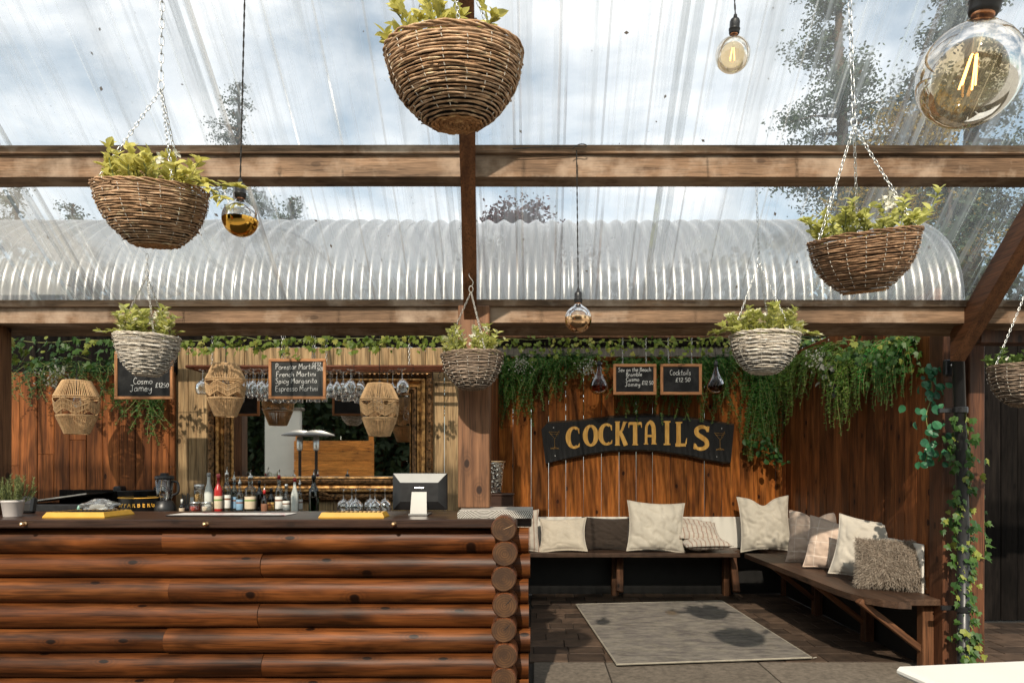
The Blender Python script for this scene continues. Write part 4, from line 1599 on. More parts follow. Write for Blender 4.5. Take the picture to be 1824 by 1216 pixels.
def bulb(px, py, y, D, label, kind, cord_to, seed, pear=False, tilt=(0, 0), cord_y=None):
    """centre of the glass at (px, py, y)"""
    c = P(px, py, y)
    t = thing('pendant_bulb', label, 'light bulb', c, (R(tilt[0]), R(tilt[1]), 0), 'bare pendant bulbs')
    if pear:
        pr = [(.013, .115), (.014, .10), (.020, .075), (.034, .045), (.052, .016), (.0625, -.012), (.064, -.030), (.060, -.048), (.048, -.064), (.028, -.075), (.0005, -.079)]
        k_ = D / .128
        pr = [(a * k_, b_ * k_) for a, b_ in pr]
        topz = .115 * k_
        zc, r = -.02, D / 2
        pr = [(q.x, q.z) for q in catmull([(a, 0, b_) for a, b_ in pr], 3)]
        pr = [(max(a, .0004), b_) for a, b_ in pr]
        obj('glass', MB().lathe(pr, 28, cap=False), M['amber_deep'], t, smooth=True)
    else:
        pr, zc, r = globe_prof(D)
        pr = [(a, b_ - zc) for a, b_ in pr]
        topz = -zc
        if kind == 'gold':
            hi = [q for q in pr if q[1] > -.004]
            lo = [hi[-1]] + [q for q in pr if q[1] <= -.004]
            obj('glass', MB().lathe(hi, 32, cap=False), M['clearbulb'], t, smooth=True)
            obj('gold_bowl', MB().lathe(lo, 32, cap=False), M['gold'], t, smooth=True, label='gold mirrored lower half')
        elif kind == 'fade':
            hi = [q for q in pr if q[1] > .004]
            lo = [hi[-1]] + [q for q in pr if q[1] <= .004]
            obj('glass', MB().lathe(hi, 32, cap=False), M['clearbulb'], t, smooth=True)
            obj('gold_bowl', MB().lathe(lo, 32, cap=False), plain('copper_mirror_coat', (.75, .47, .26), .16, .5, 1.0, var=.15, scale=8, bump=0), t, smooth=True, label='coppery mirrored lower half')
        else:
            obj('glass', MB().lathe(pr, 36, cap=False), M['amber'], t, smooth=True)
    # cap, holder, cord
    obj('screw_cap', MB().lathe([(.0135, topz - .004), (.0140, topz), (.0135, topz + .012), (.0135, topz + .016)], 18), M['copper'], t, smooth=True)
    hz = topz + .003
    hp = [(.0165, hz - .004), (.019, hz), (.019, hz + .010), (.0205, hz + .011), (.0205, hz + .015), (.018, hz + .016), (.0185, hz + .040), (.015, hz + .048), (.008, hz + .052), (.006, hz + .064), (.004, hz + .066)]
    obj('lamp_holder', MB().lathe(hp, 20), M['blackplastic'], t, smooth=True)
    inv = (Matrix.Translation(c) @ Euler((R(tilt[0]), R(tilt[1]), 0)).to_matrix().to_4x4()).inverted()
    top = P(cord_to[0], cord_to[1], cord_y or y)
    tl = inv @ top
    st = Vector((0, 0, hz + .062))
    co = MB()
    n = max(8, int((tl - st).length / .012))
    for s in range(2):
        co.tube([st + (tl - st) * (i / n) + Vector((.0016 * math.cos(i * 1.1 + s * math.pi), .0016 * math.sin(i * 1.1 + s * math.pi), 0)) for i in range(n + 1)], .0019, 4)
    obj('cord', co, M['flex'], t, smooth=True)
    # stem and filaments
    if kind != 'fade' and kind != 'gold':
        sg = MB().lathe([(.010, topz - .004), (.006, topz - .02), (.004, topz - .045), (.003, topz - .05)], 10)
        obj('glass_stem', sg, M['clearbulb'], t, smooth=True)
        L = .040 if not pear else .055
        for i in range(4):
            a = 2 * math.pi * i / 4 + .5
            z1 = topz - .050
            obj('filament', MB().tube([(.004 * math.cos(a), .004 * math.sin(a), z1), (.011 * math.cos(a), .011 * math.sin(a), z1 - L)], .0012, 5), M['filament'] if not pear else plain('dim_filament', (.5, .25, .08), .5), t)
    return t


bulb(428, 390, 2.45, .125, 'bulb with gold mirrored lower half beside the lime leaved basket', 'gold', (440, -175), 1, tilt=(0, 0))
bulb(1030, 568, 3.20, .126, 'bulb with coppery mirrored lower half hanging on the long cord from the beam', 'fade', (1027, 268), 2)
bulb(1305, 98, 2.50, .124, 'small looking amber globe bulb hanging alone against the sky', 'amber', (1300, -175), 3, tilt=(4, 3))
bulb(1727, 135, .90, .128, 'large clear amber globe bulb close to the camera', 'amber', (1598, -3120), 4, tilt=(9, 8), cord_y=1.05)
tag(obj('support_cable', MB().tube([(-4.6, 1.05, CAMH + 3.425), (-.3, 1.05, CAMH + 3.405), (3.8, 1.05, CAMH + 3.425)], .004, 6), M['flex'], None), 'thin black support cable under the top of the clear roof', 'cable')
bulb(1067, 682, 7.0, .190, 'dark amber pear bulb beside the first small chalkboard', 'pear', (1064, 606), 5, pear=True)
bulb(1275, 682, 7.0, .190, 'dark amber pear bulb beside the cocktails price chalkboard', 'pear', (1273, 606), 6, pear=True)
# loop of spare cord tied over the beam
lp = MB().tube(catmull([(-.30, -.03, -.012), (-.15, -.034, -.004), (-.02, -.03, .0), (.02, -.035, .008), (.045, -.035, .004), (.04, -.035, -.006), (.0, -.035, -.004), (-.02, -.035, -.015)], 6), .0022, 5)
tag(obj('cord_loop', lp, M['flex'], None, P(1026, 266, 3.245)), 'black cord knotted over the upper roof beam above the coppery bulb', 'cord')


# ------------------------------------------------------------------ rope lanterns
M['cane'] = plain('tan_paper_cord', (.70, .46, .245), .75, .2, var=.25, scale=60, bump=.2)


def rope_lantern(px, py0, py1, y, wpx, label, cord_py):
    c = P(px, py0, y)
    H = W(py1 - py0, y)
    Rr = W(wpx, y) / 2
    t = thing('rope_lantern', label, 'lantern', c, group='woven cord lanterns over the bar')
    prof = {0: .62, .30: 1.0, .335: 1.0, .66: .90, .675: .89, 1.0: .54}

    def rad(k):
        ks = sorted(prof)
        for a, b_ in zip(ks, ks[1:]):
            if a <= k <= b_:
                return Rr * (prof[a] + (prof[b_] - prof[a]) * (k - a) / (b_ - a))
        return Rr * prof[1.0]
    ns = 72

    def pt(a, k, o=0.0):
        q = rad(k) + o
        return (q * math.cos(a), q * math.sin(a), -k * H)
    rr = random.Random(int(px))
    hoop = MB()
    for k in (0, .30, .335, .66, .675, 1.0):
        hoop.tube([pt(2 * math.pi * j / 36, k) for j in range(36)], .0042, 6, closed=True)
    obj('hoop', hoop, M['cane'], t, smooth=True)
    up = MB()
    for i in range(ns):
        a = 2 * math.pi * i / ns + rr.uniform(-.012, .012)
        up.tube([pt(a, .0, .002), pt(a, .15, .003), pt(a + .01, .30, .002)], .0030, 4, caps=False)
    obj('upper_cords', up, M['cane'], t, smooth=True, stuff=True)
    lo = MB()
    for i in range(ns):
        a = 2 * math.pi * i / ns + rr.uniform(-.012, .012)
        lo.tube([pt(a, .675, .002), pt(a, 1.0, .002)], .0030, 4, caps=False)
    obj('lower_cords', lo, M['cane'], t, smooth=True, stuff=True)
    md = MB()
    zig = 6
    for i in range(96):
        a = 2 * math.pi * i / 96
        ph = (a * zig / (2 * math.pi)) % 1.0
        tri = abs(ph - .5) * 2           # 1 at the joints, 0 mid way
        k0 = .345 + .10 * tri
        k1 = .535 + .10 * tri
        md.tube([pt(a, k0, .003), pt(a + rr.uniform(-.02, .02), k1, .003)], .0030, 4, caps=False)
    obj('chevron_cords', md, M['cane'], t, smooth=True, stuff=True)
    zz = MB()
    for k0 in (.345, .535, .44):
        pts = []
        for i in range(zig * 2 + 1):
            tri = 1 if i % 2 == 0 else 0
            pts.append(pt(2 * math.pi * i / (zig * 2), k0 + .10 * tri, .003))
        full = []
        for a_, b_ in zip(pts, pts[1:]):
            for s in range(4):
                full.append(Vector(a_).lerp(Vector(b_), s / 4) * 1.0)
        # push the straight runs back on to the curved shell
        full = [Vector((v_.x, v_.y, 0)).normalized() * (rad(min(1, -v_.z / H)) + .004) + Vector((0, 0, v_.z)) for v_ in full]
        zz.tube(full, .0034, 5, closed=True)
    obj('zigzag_wire', zz, M['cane'], t, smooth=True)
    obj('upright', MB().tube([pt(.3, .30), pt(.3, .675)], .003, 5).tube([pt(2.4, .30), pt(2.4, .675)], .003, 5).tube([pt(4.5, .30), pt(4.5, .675)], .003, 5), M['cane'], t, stuff=True)
    obj('bulb', MB().lathe([(.0, -.5 * H), (.02, -.49 * H), (.03, -.42 * H), (.026, -.34 * H), (.012, -.25 * H), (.012, -.16 * H)], 16), M['glass'], t, smooth=True)
    obj('lamp_holder', MB().lathe([(.016, -.18 * H), (.018, -.08 * H), (.018, .01), (.006, .025)], 14), M['blackplastic'], t, smooth=True)
    obj('cord', MB().tube([(0, 0, .02), (.002, 0, (CAMH + .99 * y / 4.6) - c.z if False else W(py0 - cord_py, y))], .0028, 6), M['flex'], t)
    return t


rope_lantern(137, 679, 772, 5.14, 70, 'woven tan cord lantern hanging before the dark planks', 560)
rope_lantern(402, 649, 741, 5.14, 66, 'woven tan cord lantern hanging highest, over the row of bottles', 560)
rope_lantern(676, 684, 776, 5.14, 67, 'woven tan cord lantern hanging over the yellow bar mat', 560)
# beam that carries the lanterns and boards inside the bar roof
tag(obj('lantern_rail', MB().cbox((0, 0, 0), (3.5, .06, .07), .005), M['post_dark'], None, (-1.95, 5.14, CAMH + 1.19)), 'dark timber rail above the lanterns behind the roof beam', 'rail')

# ------------------------------------------------------------------ handwriting: single-stroke letters
GL = {
    'a': (.55, [[(.44, .40), (.28, .52), (.06, .36), (.06, .12), (.22, 0), (.42, .16), (.45, .48)], [(.45, .48), (.45, .12), (.54, .02)]]),
    'b': (.50, [[(.06, 1.0), (.06, .02)], [(.06, .34), (.24, .50), (.45, .32), (.40, .06), (.20, 0), (.06, .10)]]),
    'c': (.46, [[(.42, .42), (.26, .52), (.05, .32), (.08, .08), (.26, 0), (.43, .10)]]),
    'e': (.50, [[(.06, .28), (.44, .30), (.38, .48), (.22, .52), (.05, .32), (.10, .06), (.28, 0), (.46, .10)]]),
    'g': (.54, [[(.44, .40), (.26, .52), (.06, .34), (.10, .10), (.26, .06), (.44, .24)], [(.45, .50), (.45, -.20), (.30, -.36), (.08, -.26)]]),
    'h': (.50, [[(.06, 1.0), (.06, 0)], [(.06, .30), (.24, .50), (.40, .40), (.42, 0)]]),
    'i': (.22, [[(.09, .50), (.09, 0)], [(.09, .72), (.10, .76)]]),
    'k': (.48, [[(.06, 1.0), (.06, 0)], [(.42, .52), (.08, .24), (.44, 0)]]),
    'l': (.22, [[(.08, 1.0), (.08, .08), (.16, .0)]]),
    'm': (.74, [[(.06, .50), (.06, 0)], [(.06, .34), (.22, .50), (.34, .38), (.35, 0)], [(.35, .34), (.50, .50), (.64, .38), (.66, 0)]]),
    'n': (.50, [[(.06, .50), (.06, 0)], [(.06, .32), (.24, .50), (.40, .40), (.42, 0)]]),
    'o': (.52, [[(.26, .52), (.06, .36), (.08, .08), (.27, 0), (.46, .16), (.44, .42), (.24, .52)]]),
    'p': (.50, [[(.06, .50), (.06, -.36)], [(.06, .38), (.26, .52), (.45, .34), (.38, .06), (.18, .0), (.06, .10)]]),
    'r': (.40, [[(.06, .50), (.06, 0)], [(.06, .30), (.20, .48), (.38, .48)]]),
    's': (.42, [[(.38, .46), (.20, .52), (.08, .40), (.22, .27), (.36, .14), (.22, 0), (.04, .06)]]),
    't': (.36, [[(.16, .88), (.16, .10), (.28, .0)], [(.0, .54), (.32, .56)]]),
    'x': (.44, [[(.04, .50), (.40, .0)], [(.40, .50), (.04, .0)]]),
    'y': (.50, [[(.05, .50), (.10, .18), (.26, .14), (.42, .48)], [(.44, .50), (.42, -.14), (.24, -.36), (.06, -.24)]]),
    'P': (.56, [[(.08, .98), (.08, 0)], [(.02, .94), (.34, 1.0), (.50, .78), (.34, .54), (.08, .48)]]),
    'M': (.80, [[(.06, 0), (.10, .96), (.38, .38), (.66, .98), (.72, 0)]]),
    'F': (.54, [[(.08, .98), (.08, 0)], [(.04, .96), (.50, .98)], [(.08, .52), (.40, .54)]]),
    'S': (.54, [[(.46, .86), (.26, 1.0), (.08, .80), (.26, .54), (.46, .28), (.26, .0), (.04, .12)]]),
    'E': (.52, [[(.46, .98), (.08, .96), (.08, .02), (.48, .02)], [(.08, .52), (.40, .54)]]),
    'B': (.54, [[(.08, .98), (.08, 0)], [(.06, .98), (.36, .96), (.42, .74), (.10, .54), (.44, .44), (.46, .14), (.28, .0), (.08, .02)]]),
    'C': (.56, [[(.50, .84), (.30, 1.0), (.06, .66), (.08, .24), (.30, .0), (.52, .14)]]),
    'J': (.50, [[(.10, .98), (.50, .98)], [(.34, .98), (.34, .16), (.18, .0), (.02, .14)]]),
    '1': (.26, [[(.04, .80), (.16, .98), (.16, 0)]]),
    '2': (.48, [[(.05, .80), (.22, .98), (.40, .80), (.30, .46), (.04, .02), (.46, .04)]]),
    '5': (.48, [[(.42, .98), (.10, .96), (.08, .56), (.30, .60), (.42, .32), (.28, .0), (.04, .08)]]),
    '0': (.48, [[(.24, .98), (.05, .60), (.10, .10), (.28, .0), (.44, .40), (.38, .86), (.22, .98)]]),
    '.': (.20, [[(.08, .02), (.10, .04)]]),
    'L': (.56, [[(.48, .80), (.34, .98), (.20, .80), (.22, .30), (.04, .02), (.24, .06), (.50, .02)], [(.04, .48), (.40, .50)]]),
    '(': (.24, [[(.20, 1.1), (.04, .5), (.20, -.1)]]),
    ')': (.24, [[(.04, 1.1), (.20, .5), (.04, -.1)]]),
}


def write(text, h, r, seed, slant=.06):
    """chalk strokes on the xz plane, baseline start at the origin"""
    rr = random.Random(seed)
    mb = MB()
    x = 0.0
    for ch in text:
        if ch == ' ':
            x += .34 * h
            continue
        w_, strokes = GL[ch]
        dy = rr.uniform(-.04, .04)
        sc_ = rr.uniform(.93, 1.07)
        for s in strokes:
            pts = [(x + (u * sc_ + v_ * slant) * h, 0, (v_ * sc_ + dy) * h) for (u, v_) in s]
            pp = catmull(pts, 4)
            mb.tube(pp, [r * rr.uniform(.75, 1.15) for _ in pp], 5, M=None, flat=1.0)
        x += (w_ + .08) * h
    return mb, x


M['chalk'] = plain('white_chalk', (.74, .74, .72), .9, .1, var=.3, scale=120, bump=0)
t_ = NT('slate_board')
n1 = t_.noise(t_.coords((1, 1, 1)), 9, 5, .65)
t_.principled(t_.mixc(t_.ramp(n1, [(.40, 0.0), (.75, 1.0)]), (.010, .010, .011), (.040, .040, .040)), .75, .25)
M['slate'] = t_.m
t_ = NT('wiped_slate_board')
n1 = t_.noise(t_.coords((1, 1, 1)), 7, 5, .65)
t_.principled(t_.mixc(t_.ramp(n1, [(.30, 0.0), (.70, 1.0)]), (.030, .031, .031), (.070, .072, .070)), .8, .25)
M['slate_grey'] = t_.m
M['pine'] = wood('orange_pine_frame', (.60, .29, .13), (.50, .225, .095), (.34, .14, .055), 'X', 30, .55, .3, .2, (.95, 1.05), blotch=.1)


def chalkboard(x0, x1, y0, y1, y, label, lines, chains, slate='slate', top_py=600):
    a, b_ = P(x0, y1, y), P(x1, y0, y)
    w_, h_ = b_.x - a.x, b_.z - a.z
    t = thing('chalkboard', label, 'chalkboard', ((a.x + b_.x) / 2, y, (a.z + b_.z) / 2))
    fw = W(5.2, y)
    obj('slate', MB().cbox((0, 0, 0), (w_ - fw * 1.2, .008, h_ - fw * 1.2), .001), M[slate], t)
    for s in (-1, 1):
        obj('frame_rail', MB().cbox((0, 0, 0), (w_, .020, fw), .003), M['pine'], t, (0, -.002, s * (h_ / 2 - fw / 2)))
        obj('frame_stile', MB().cbox((0, 0, 0), (h_ - 2 * fw - .001, .0195, fw), .003), M['pine'], t, (s * (w_ / 2 - fw / 2), -.002, 0), (0, R(90), 0))
    for i, (txt, lx, ly, hp, wpx) in enumerate(lines):
        h = W(hp, y)
        mb, ln = write(txt, h, W(.46, y), i + int(x0))
        q = P(lx, ly, y)
        k_ = W(wpx, y) / ln
        for v_ in mb.v:
            v_.x *= k_
            v_.y *= .35
        obj('chalk_writing', mb, M['chalk'], t, (q.x - t.location.x, -.0048, q.z - t.location.z), (0, R(-.8), 0), stuff=True)
    for cx in chains:
        p0 = P(cx, y0, y)
        p1 = P(cx + rnd.uniform(-1, 1), top_py, y)
        ch = MB()
        chain(ch, p0 - t.location, p1 - t.location, .026, .013, .0018)
        if slate == 'slate_grey':
            chain(ch, p0 - t.location + Vector((.012, .01, 0)), p1 - t.location + Vector((.010, .01, 0)), .026, .013, .0018)
        obj('chain', ch, M['steel'], t, stuff=True, smooth=True)
    return t


chalkboard(205, 309, 626, 711, 4.9, 'chalkboard listing Cosmo and Jamey behind the whitewashed basket',
           [('Cosmo', 238, 684, 11, 35), ('Jamey', 232, 697, 12, 40), ('L1250', 277, 690, 8, 25)], (232, 290), top_py=585)
chalkboard(479, 581, 639, 711, 4.9, 'grey chalkboard listing four martinis and margarita over the bar',
           [('Pornstar Martini', 491, 658, 9.5, 73), ('French Martini', 492, 671, 9, 72), ('Spicy Margarita', 491, 683, 9.5, 75), ('Espresso Martini', 491, 697, 10, 76), ('(L12', 557, 652, 7, 16), ('.50)', 563, 660, 6, 13)],
           (503, 557), 'slate_grey', top_py=585)
chalkboard(1092, 1169, 648, 703, 7.05, 'small chalkboard listing four cocktails between the pear bulbs',
           [('Sex on the Beach', 1101, 662, 7, 59), ('Bramble', 1115, 670, 7, 29), ('Cosmo', 1115, 679, 7, 24), ('Jamey', 1113, 688, 8, 28), ('L12.50', 1143, 685, 6.5, 21)], (1109, 1151), top_py=602)
chalkboard(1176, 1250, 648, 703, 7.05, 'small chalkboard giving the cocktails price between the pear bulbs',
           [('Cocktails', 1193, 668, 9.5, 38), ('L12.50', 1203, 680, 7, 27)], (1191, 1232), top_py=602)

# ------------------------------------------------------------------ COCKTAILS sign
SY = BACK - .075


def Z3(zx, zy):
    """photo pixel of a point measured in the 3.377x enlargement of the sign"""
    return (860 + zx / 3.377, 560 + zy / 3.377)


sg = thing('cocktails_sign', 'arched black wooden sign lettered COCKTAILS in gold', 'sign', P(*Z3(930, 750), SY))
so = sg.location.copy()


def sp(zx, zy):
    p = P(*Z3(zx, zy), SY) - so
    return (p.x, p.z)


topl = [(352, 690), (385, 655), (480, 648), (600, 640), (740, 622), (860, 612), (980, 606), (1100, 612), (1220, 622), (1340, 640), (1440, 655), (1512, 668)]
botl = [(1492, 888), (1420, 882), (1340, 868), (1260, 848), (1160, 832), (1060, 818), (960, 812), (860, 812), (760, 818), (660, 832), (560, 850), (470, 872), (378, 895)]
t_ = NT('black_sign_wood')
v = t_.coords((.12, 1, 1))
n1 = t_.noise(t_.coords((1, 1, .1)), 60, 4, .6)
t_.principled(t_.mixc(n1, (.005, .005, .006), (.022, .022, .022)), .55, .22, normal=t_.bump(n1, .6, .004))
M['signblack'] = t_.m
t_ = NT('sign_gold_paint')
n1 = t_.noise(t_.coords((1, 1, .2)), 50, 4, .6)
t_.principled(t_.mixc(t_.ramp(n1, [(.35, 0.0), (.65, 1.0)]), (.58, .29, .055), (.82, .48, .12)), .45, .4)
M['signgold'] = t_.m
out = [sp(*q) for q in topl + botl]
obj('panel', MB().prism(out, lambda u, w: (u, 0, w), (0, .045, 0)), M['signblack'], sg)
bk = MB()
for edge in (topl[1:], botl[:-1]):
    pts = [sp(*q) for q in edge]
    path = []
    for a_, b_ in zip(pts, pts[1:]):
        for s in range(5):
            path.append((a_[0] + (b_[0] - a_[0]) * s / 5, .028, a_[1] + (b_[1] - a_[1]) * s / 5))
    path.append((pts[-1][0], .028, pts[-1][1]))
    bk.tube(path, [.021 + .006 * mnoise.noise((q[0] * 18, q[2] * 6, 1)) for q in path], 8)
obj('bark_edge', bk, plain('dark_bark', (.055, .034, .020), .9, .2, var=.5, scale=60, bump=.8), sg, smooth=True, stuff=True)


def ribbon(pts, ws, dep):
    """flat painted stroke of varying width on the sign face"""
    pts = [Vector((a, 0, b_)) for a, b_ in pts]
    n = len(pts)
    L_, R_ = [], []
    for i in range(n):
        d = pts[min(i + 1, n - 1)] - pts[max(i - 1, 0)]
        d.normalize()
        nr = Vector((-d.z, 0, d.x))
        L_.append(pts[i] + nr * ws[i] / 2)
        R_.append(pts[i] - nr * ws[i] / 2)
    vs = [Vector((p.x, dep, p.z)) for p in L_ + R_] + [Vector((p.x, .002, p.z)) for p in L_ + R_]
    fs = []
    for i in range(n - 1):
        fs.append((i, i + 1, n + i + 1, n + i))
        fs.append((2 * n + i, 2 * n + i + 1, i + 1, i))
        fs.append((n + i, n + i + 1, 3 * n + i + 1, 3 * n + i))
    fs += [(0, n, 3 * n, 2 * n), (2 * n - 1, n - 1, 3 * n - 1, 4 * n - 1)]
    return vs, fs


def arc(cx, cy, rx, ry, a0, a1, n=22):
    return [(cx + rx * math.cos(R(a0 + (a1 - a0) * i / n)), cy + ry * math.sin(R(a0 + (a1 - a0) * i / n))) for i in range(n + 1)]


def thick(pts, wside, wtop, cx, rx):
    return [wtop + (wside - wtop) * min(1, abs((p[0] - cx) / rx)) ** 1.5 for p in pts]


LET = {}
# strokes in a cell of height 1; (points, widths)
c_ = arc(.34, .5, .25, .41, 62, 300)
LET['C'] = [(c_, thick(c_, .22, .11, .34, .25)), ([(.46, .86), (.52, .86), (.545, .66)], [.10, .09, .03]), ([(.44, .12), (.53, .14), (.56, .26)], [.10, .09, .03])]
o_ = arc(.34, .5, .24, .41, 90, 450, 32)
LET['O'] = [(o_, thick(o_, .22, .12, .34, .24))]
LET['K'] = [([(.14, .0), (.14, 1.0)], [.18, .18]), ([(.20, .46), (.36, .66), (.48, .98)], [.10, .11, .14]), ([(.28, .54), (.40, .30), (.54, .0)], [.16, .18, .20]), ([(.02, .02), (.26, .02)], [.05, .05]), ([(.02, .98), (.26, .98)], [.05, .05]), ([(.40, .97), (.60, .97)], [.05, .05])]
LET['T'] = [([(.32, .0), (.32, .96)], [.20, .19]), ([(.02, .92), (.62, .92)], [.13, .13]), ([(.03, .94), (.01, .74)], [.06, .03]), ([(.61, .94), (.63, .74)], [.06, .03]), ([(.18, .02), (.46, .02)], [.05, .05])]
la = [(.12, .0), (.12, .55), (.16, .82), (.32, .95), (.46, .82), (.50, .55), (.50, .0)]
la = [(q.x, q.z) for q in catmull([(a, 0, b_) for a, b_ in la], 4)]
LET['A'] = [(la, [.12 if p[0] < .3 else .19 for p in la]), ([(.10, .36), (.52, .36)], [.11, .11]), ([(.0, .02), (.22, .02)], [.05, .05]), ([(.38, .02), (.64, .02)], [.05, .05])]
LET['I'] = [([(.22, .0), (.22, 1.0)], [.19, .19]), ([(.06, .03), (.38, .03)], [.07, .07]), ([(.06, .97), (.38, .97)], [.07, .07])]
LET['L'] = [([(.20, .0), (.20, 1.0)], [.19, .19]), ([(.06, .97), (.36, .97)], [.06, .06]), ([(.06, .07), (.52, .07)], [.14, .13]), ([(.52, .10), (.56, .34)], [.07, .03])]
ls = [(.56, .74), (.50, .90), (.32, .95), (.15, .84), (.17, .66), (.34, .52), (.50, .38), (.53, .18), (.36, .05), (.16, .08), (.08, .26)]
ls = [(q.x, q.z) for q in catmull([(a, 0, b_) for a, b_ in ls], 4)]
nls = len(ls)
LET['S'] = [(ls, [.06 + .15 * math.sin(math.pi * min(1, max(0, i / (nls - 1)))) ** .6 for i in range(nls)]), ([(.53, .95), (.60, .96), (.59, .74)], [.05, .06, .03]), ([(.10, .04), (.05, .06), (.06, .28)], [.05, .06, .03])]
for ch, zx0, zx1, zt, zb in (('C', 500, 590, 667, 812), ('O', 602, 690, 657, 798), ('C', 694, 786, 648, 792), ('K', 792, 876, 643, 787), ('T', 876, 962, 643, 785), ('A', 968, 1052, 640, 780), ('I', 1080, 1136, 640, 784), ('L', 1150, 1234, 645, 794), ('S', 1262, 1368, 668, 814)):
    mb = MB()
    mx = max(p[0] for s in LET[ch] for p in s[0]) + .06
    p0, p1 = sp(zx0, zb), sp(zx1, zt)
    cw, chh = p1[0] - p0[0], p1[1] - p0[1]
    for i, (pts, ws) in enumerate(LET[ch]):
        rp = [((p[0] / mx) * cw, p[1] * chh) for p in pts]
        vs, fs = ribbon(rp, [w_ * chh * .92 for w_ in ws], -.0045 - .0005 * i)
        mb.add(vs, fs)
    obj('letter', mb, M['signgold'], sg, (p0[0], 0, p0[1]), label='gold letter ' + ch)
for s, (gx, gy) in enumerate(((430, 755), (1425, 762))):
    mb = MB()
    r_ = .0042
    base_ = sp(gx, gy)
    u = .0024 * 1.0
    S_ = lambda a, b_: (a * .0018, -.003, b_ * .0018)
    mb.tube([S_(-32, 50), S_(32, 46), S_(2, 8), S_(-32, 50)], r_ * .55, 5, flat=.5)
    mb.tube([S_(1, 8), S_(3, -48)], r_ * .55, 5, flat=.5)
    mb.tube([S_(-22, -50), S_(3, -42), S_(27, -50), S_(-22, -50)], r_ * .55, 5, flat=.5)
    mb.tube([S_(-24, 38), S_(25, 35)], r_ * .4, 5, flat=.5)
    mb.tube([S_(8, 24), S_(30, 58)], r_ * .4, 5, flat=.5)
    obj('glass_emblem', mb, M['signgold'], sg, (base_[0], 0, base_[1]), label='painted martini glass', stuff=True)
scm = MB()
for q in ((425, 680), (435, 850), (1437, 685), (1408, 855)):
    a_ = sp(*q)
    obj('screw', MB().lathe([(.006, 0), (.005, .003), (0, .004)], 10, RX(90)), M['steel'], sg, (a_[0], -.001, a_[1]))
print('hanging things done')
# ------------------------------------------------------------------ greenery on the walls
LF_fern = leafmat('fern_green', (.030, .105, .016), (.090, .235, .034), .3, .5)
LF_fern_y = leafmat('yellow_fern_green', (.060, .150, .018), (.170, .300, .040), .3, .5, tip=(.22, .30, .05))
LF_fern_b = leafmat('bright_fern_green', (.028, .160, .022), (.085, .330, .050), .3, .5)
LF_ivy = leafmat('ivy_leaves', (.10, .17, .022), (.30, .34, .050), .35, .45, tip=(.46, .44, .10))
LF_ivy_d = leafmat('dark_ivy_leaves', (.030, .085, .016), (.10, .19, .035), .3, .45, tip=(.30, .33, .06))
LF_blue = leafmat('glossy_vine_leaves', (.020, .105, .050), (.060, .22, .10), .25, .3)
LF_silver = leafmat('silver_grey_leaves', (.20, .21, .18), (.34, .34, .29), .3, .6)
LF_dark = leafmat('dark_trailing_leaves', (.020, .070, .015), (.060, .145, .028), .3, .5)


def fern(label, roots, Lr, seed, mat, lsize=.022, per=6, out=.14, spread=.05, name='hanging_fern'):
    """trailing artificial fern: strands arch out from the wall, then hang; small leaflets both sides"""
    rr = random.Random(seed)
    base = roots[0][0].copy()
    t = thing(name, label, 'plant', base, group='trailing greenery on the walls')
    lv, stm = MB(), MB()
    for (p0, nrm, lmul) in roots:
        nrm = Vector(nrm)
        sidev = Vector((-nrm.y, nrm.x, 0))
        for _ in range(int(per * 1.05)):
            L = rr.uniform(Lr[0] * .55, Lr[1]) * lmul
            a = rr.gauss(0, .5)
            d = (nrm + sidev * a).normalized()
            o = out * rr.uniform(.4, 1.2)
            st = p0 - base + sidev * rr.gauss(0, spread) + Vector((0, 0, rr.gauss(0, .02)))
            up = rr.uniform(-.02, .06)
            n = max(6, int(L / .024))
            path = []
            for i in range(n + 1):
                k_ = i / n
                hz = o * (1 - math.exp(-3.2 * k_)) + .020 * math.sin(6 * k_ + seed + a * 7)
                vt = up * math.sin(min(1, k_ * 4) * math.pi / 2) - L * k_ ** 1.25
                path.append(st + d * hz + sidev * (.05 * math.sin(4.5 * k_ + a * 9) + a * .10 * k_) + Vector((0, 0, vt)))
            stm.tube(path[::2] + [path[-1]], .0016, 3, caps=False)
            for i in range(1, n + 1):
                tg = (path[i] - path[i - 1]).normalized()
                for s in (-1, 1):
                    for z_ in range(2):
                        sd = (sidev * s * rr.uniform(.4, 1.1) + nrm * rr.uniform(-.3, .9) + tg * rr.uniform(-.1, .35)).normalized()
                        ln = lsize * 1.6 * rr.uniform(.6, 1.25) * (1 - .45 * (i / n) ** 2)
                        q = path[i].lerp(path[i - 1], rr.random())
                        w_ = tg.cross(sd)
                        w_ = (tg + w_ * rr.uniform(-.7, .7)).normalized() * ln * .24
                        lv.add([q, q + sd * ln * .45 + w_, q + sd * ln, q + sd * ln * .45 - w_], [(0, 1, 2, 3)])
    obj('fronds', lv, mat, t, stuff=True)
    obj('stems', stm, LF_stem, t, stuff=True)
    return t


NB = (0, -1, 0)
NR = (-1, 0, 0)
FY = BACK - .05


def wroot(px, py, m_=1.0, y=None):
    return (P(px, py - 14, y or FY), NB, m_ * 1.05)


def rroot(px, py, m_=1.0):
    # a point on the side wall plane seen at px
    y = (RWX - .04) * F / (px - PX)
    return (P(px, py - 10, y), NR, m_ * 1.05)


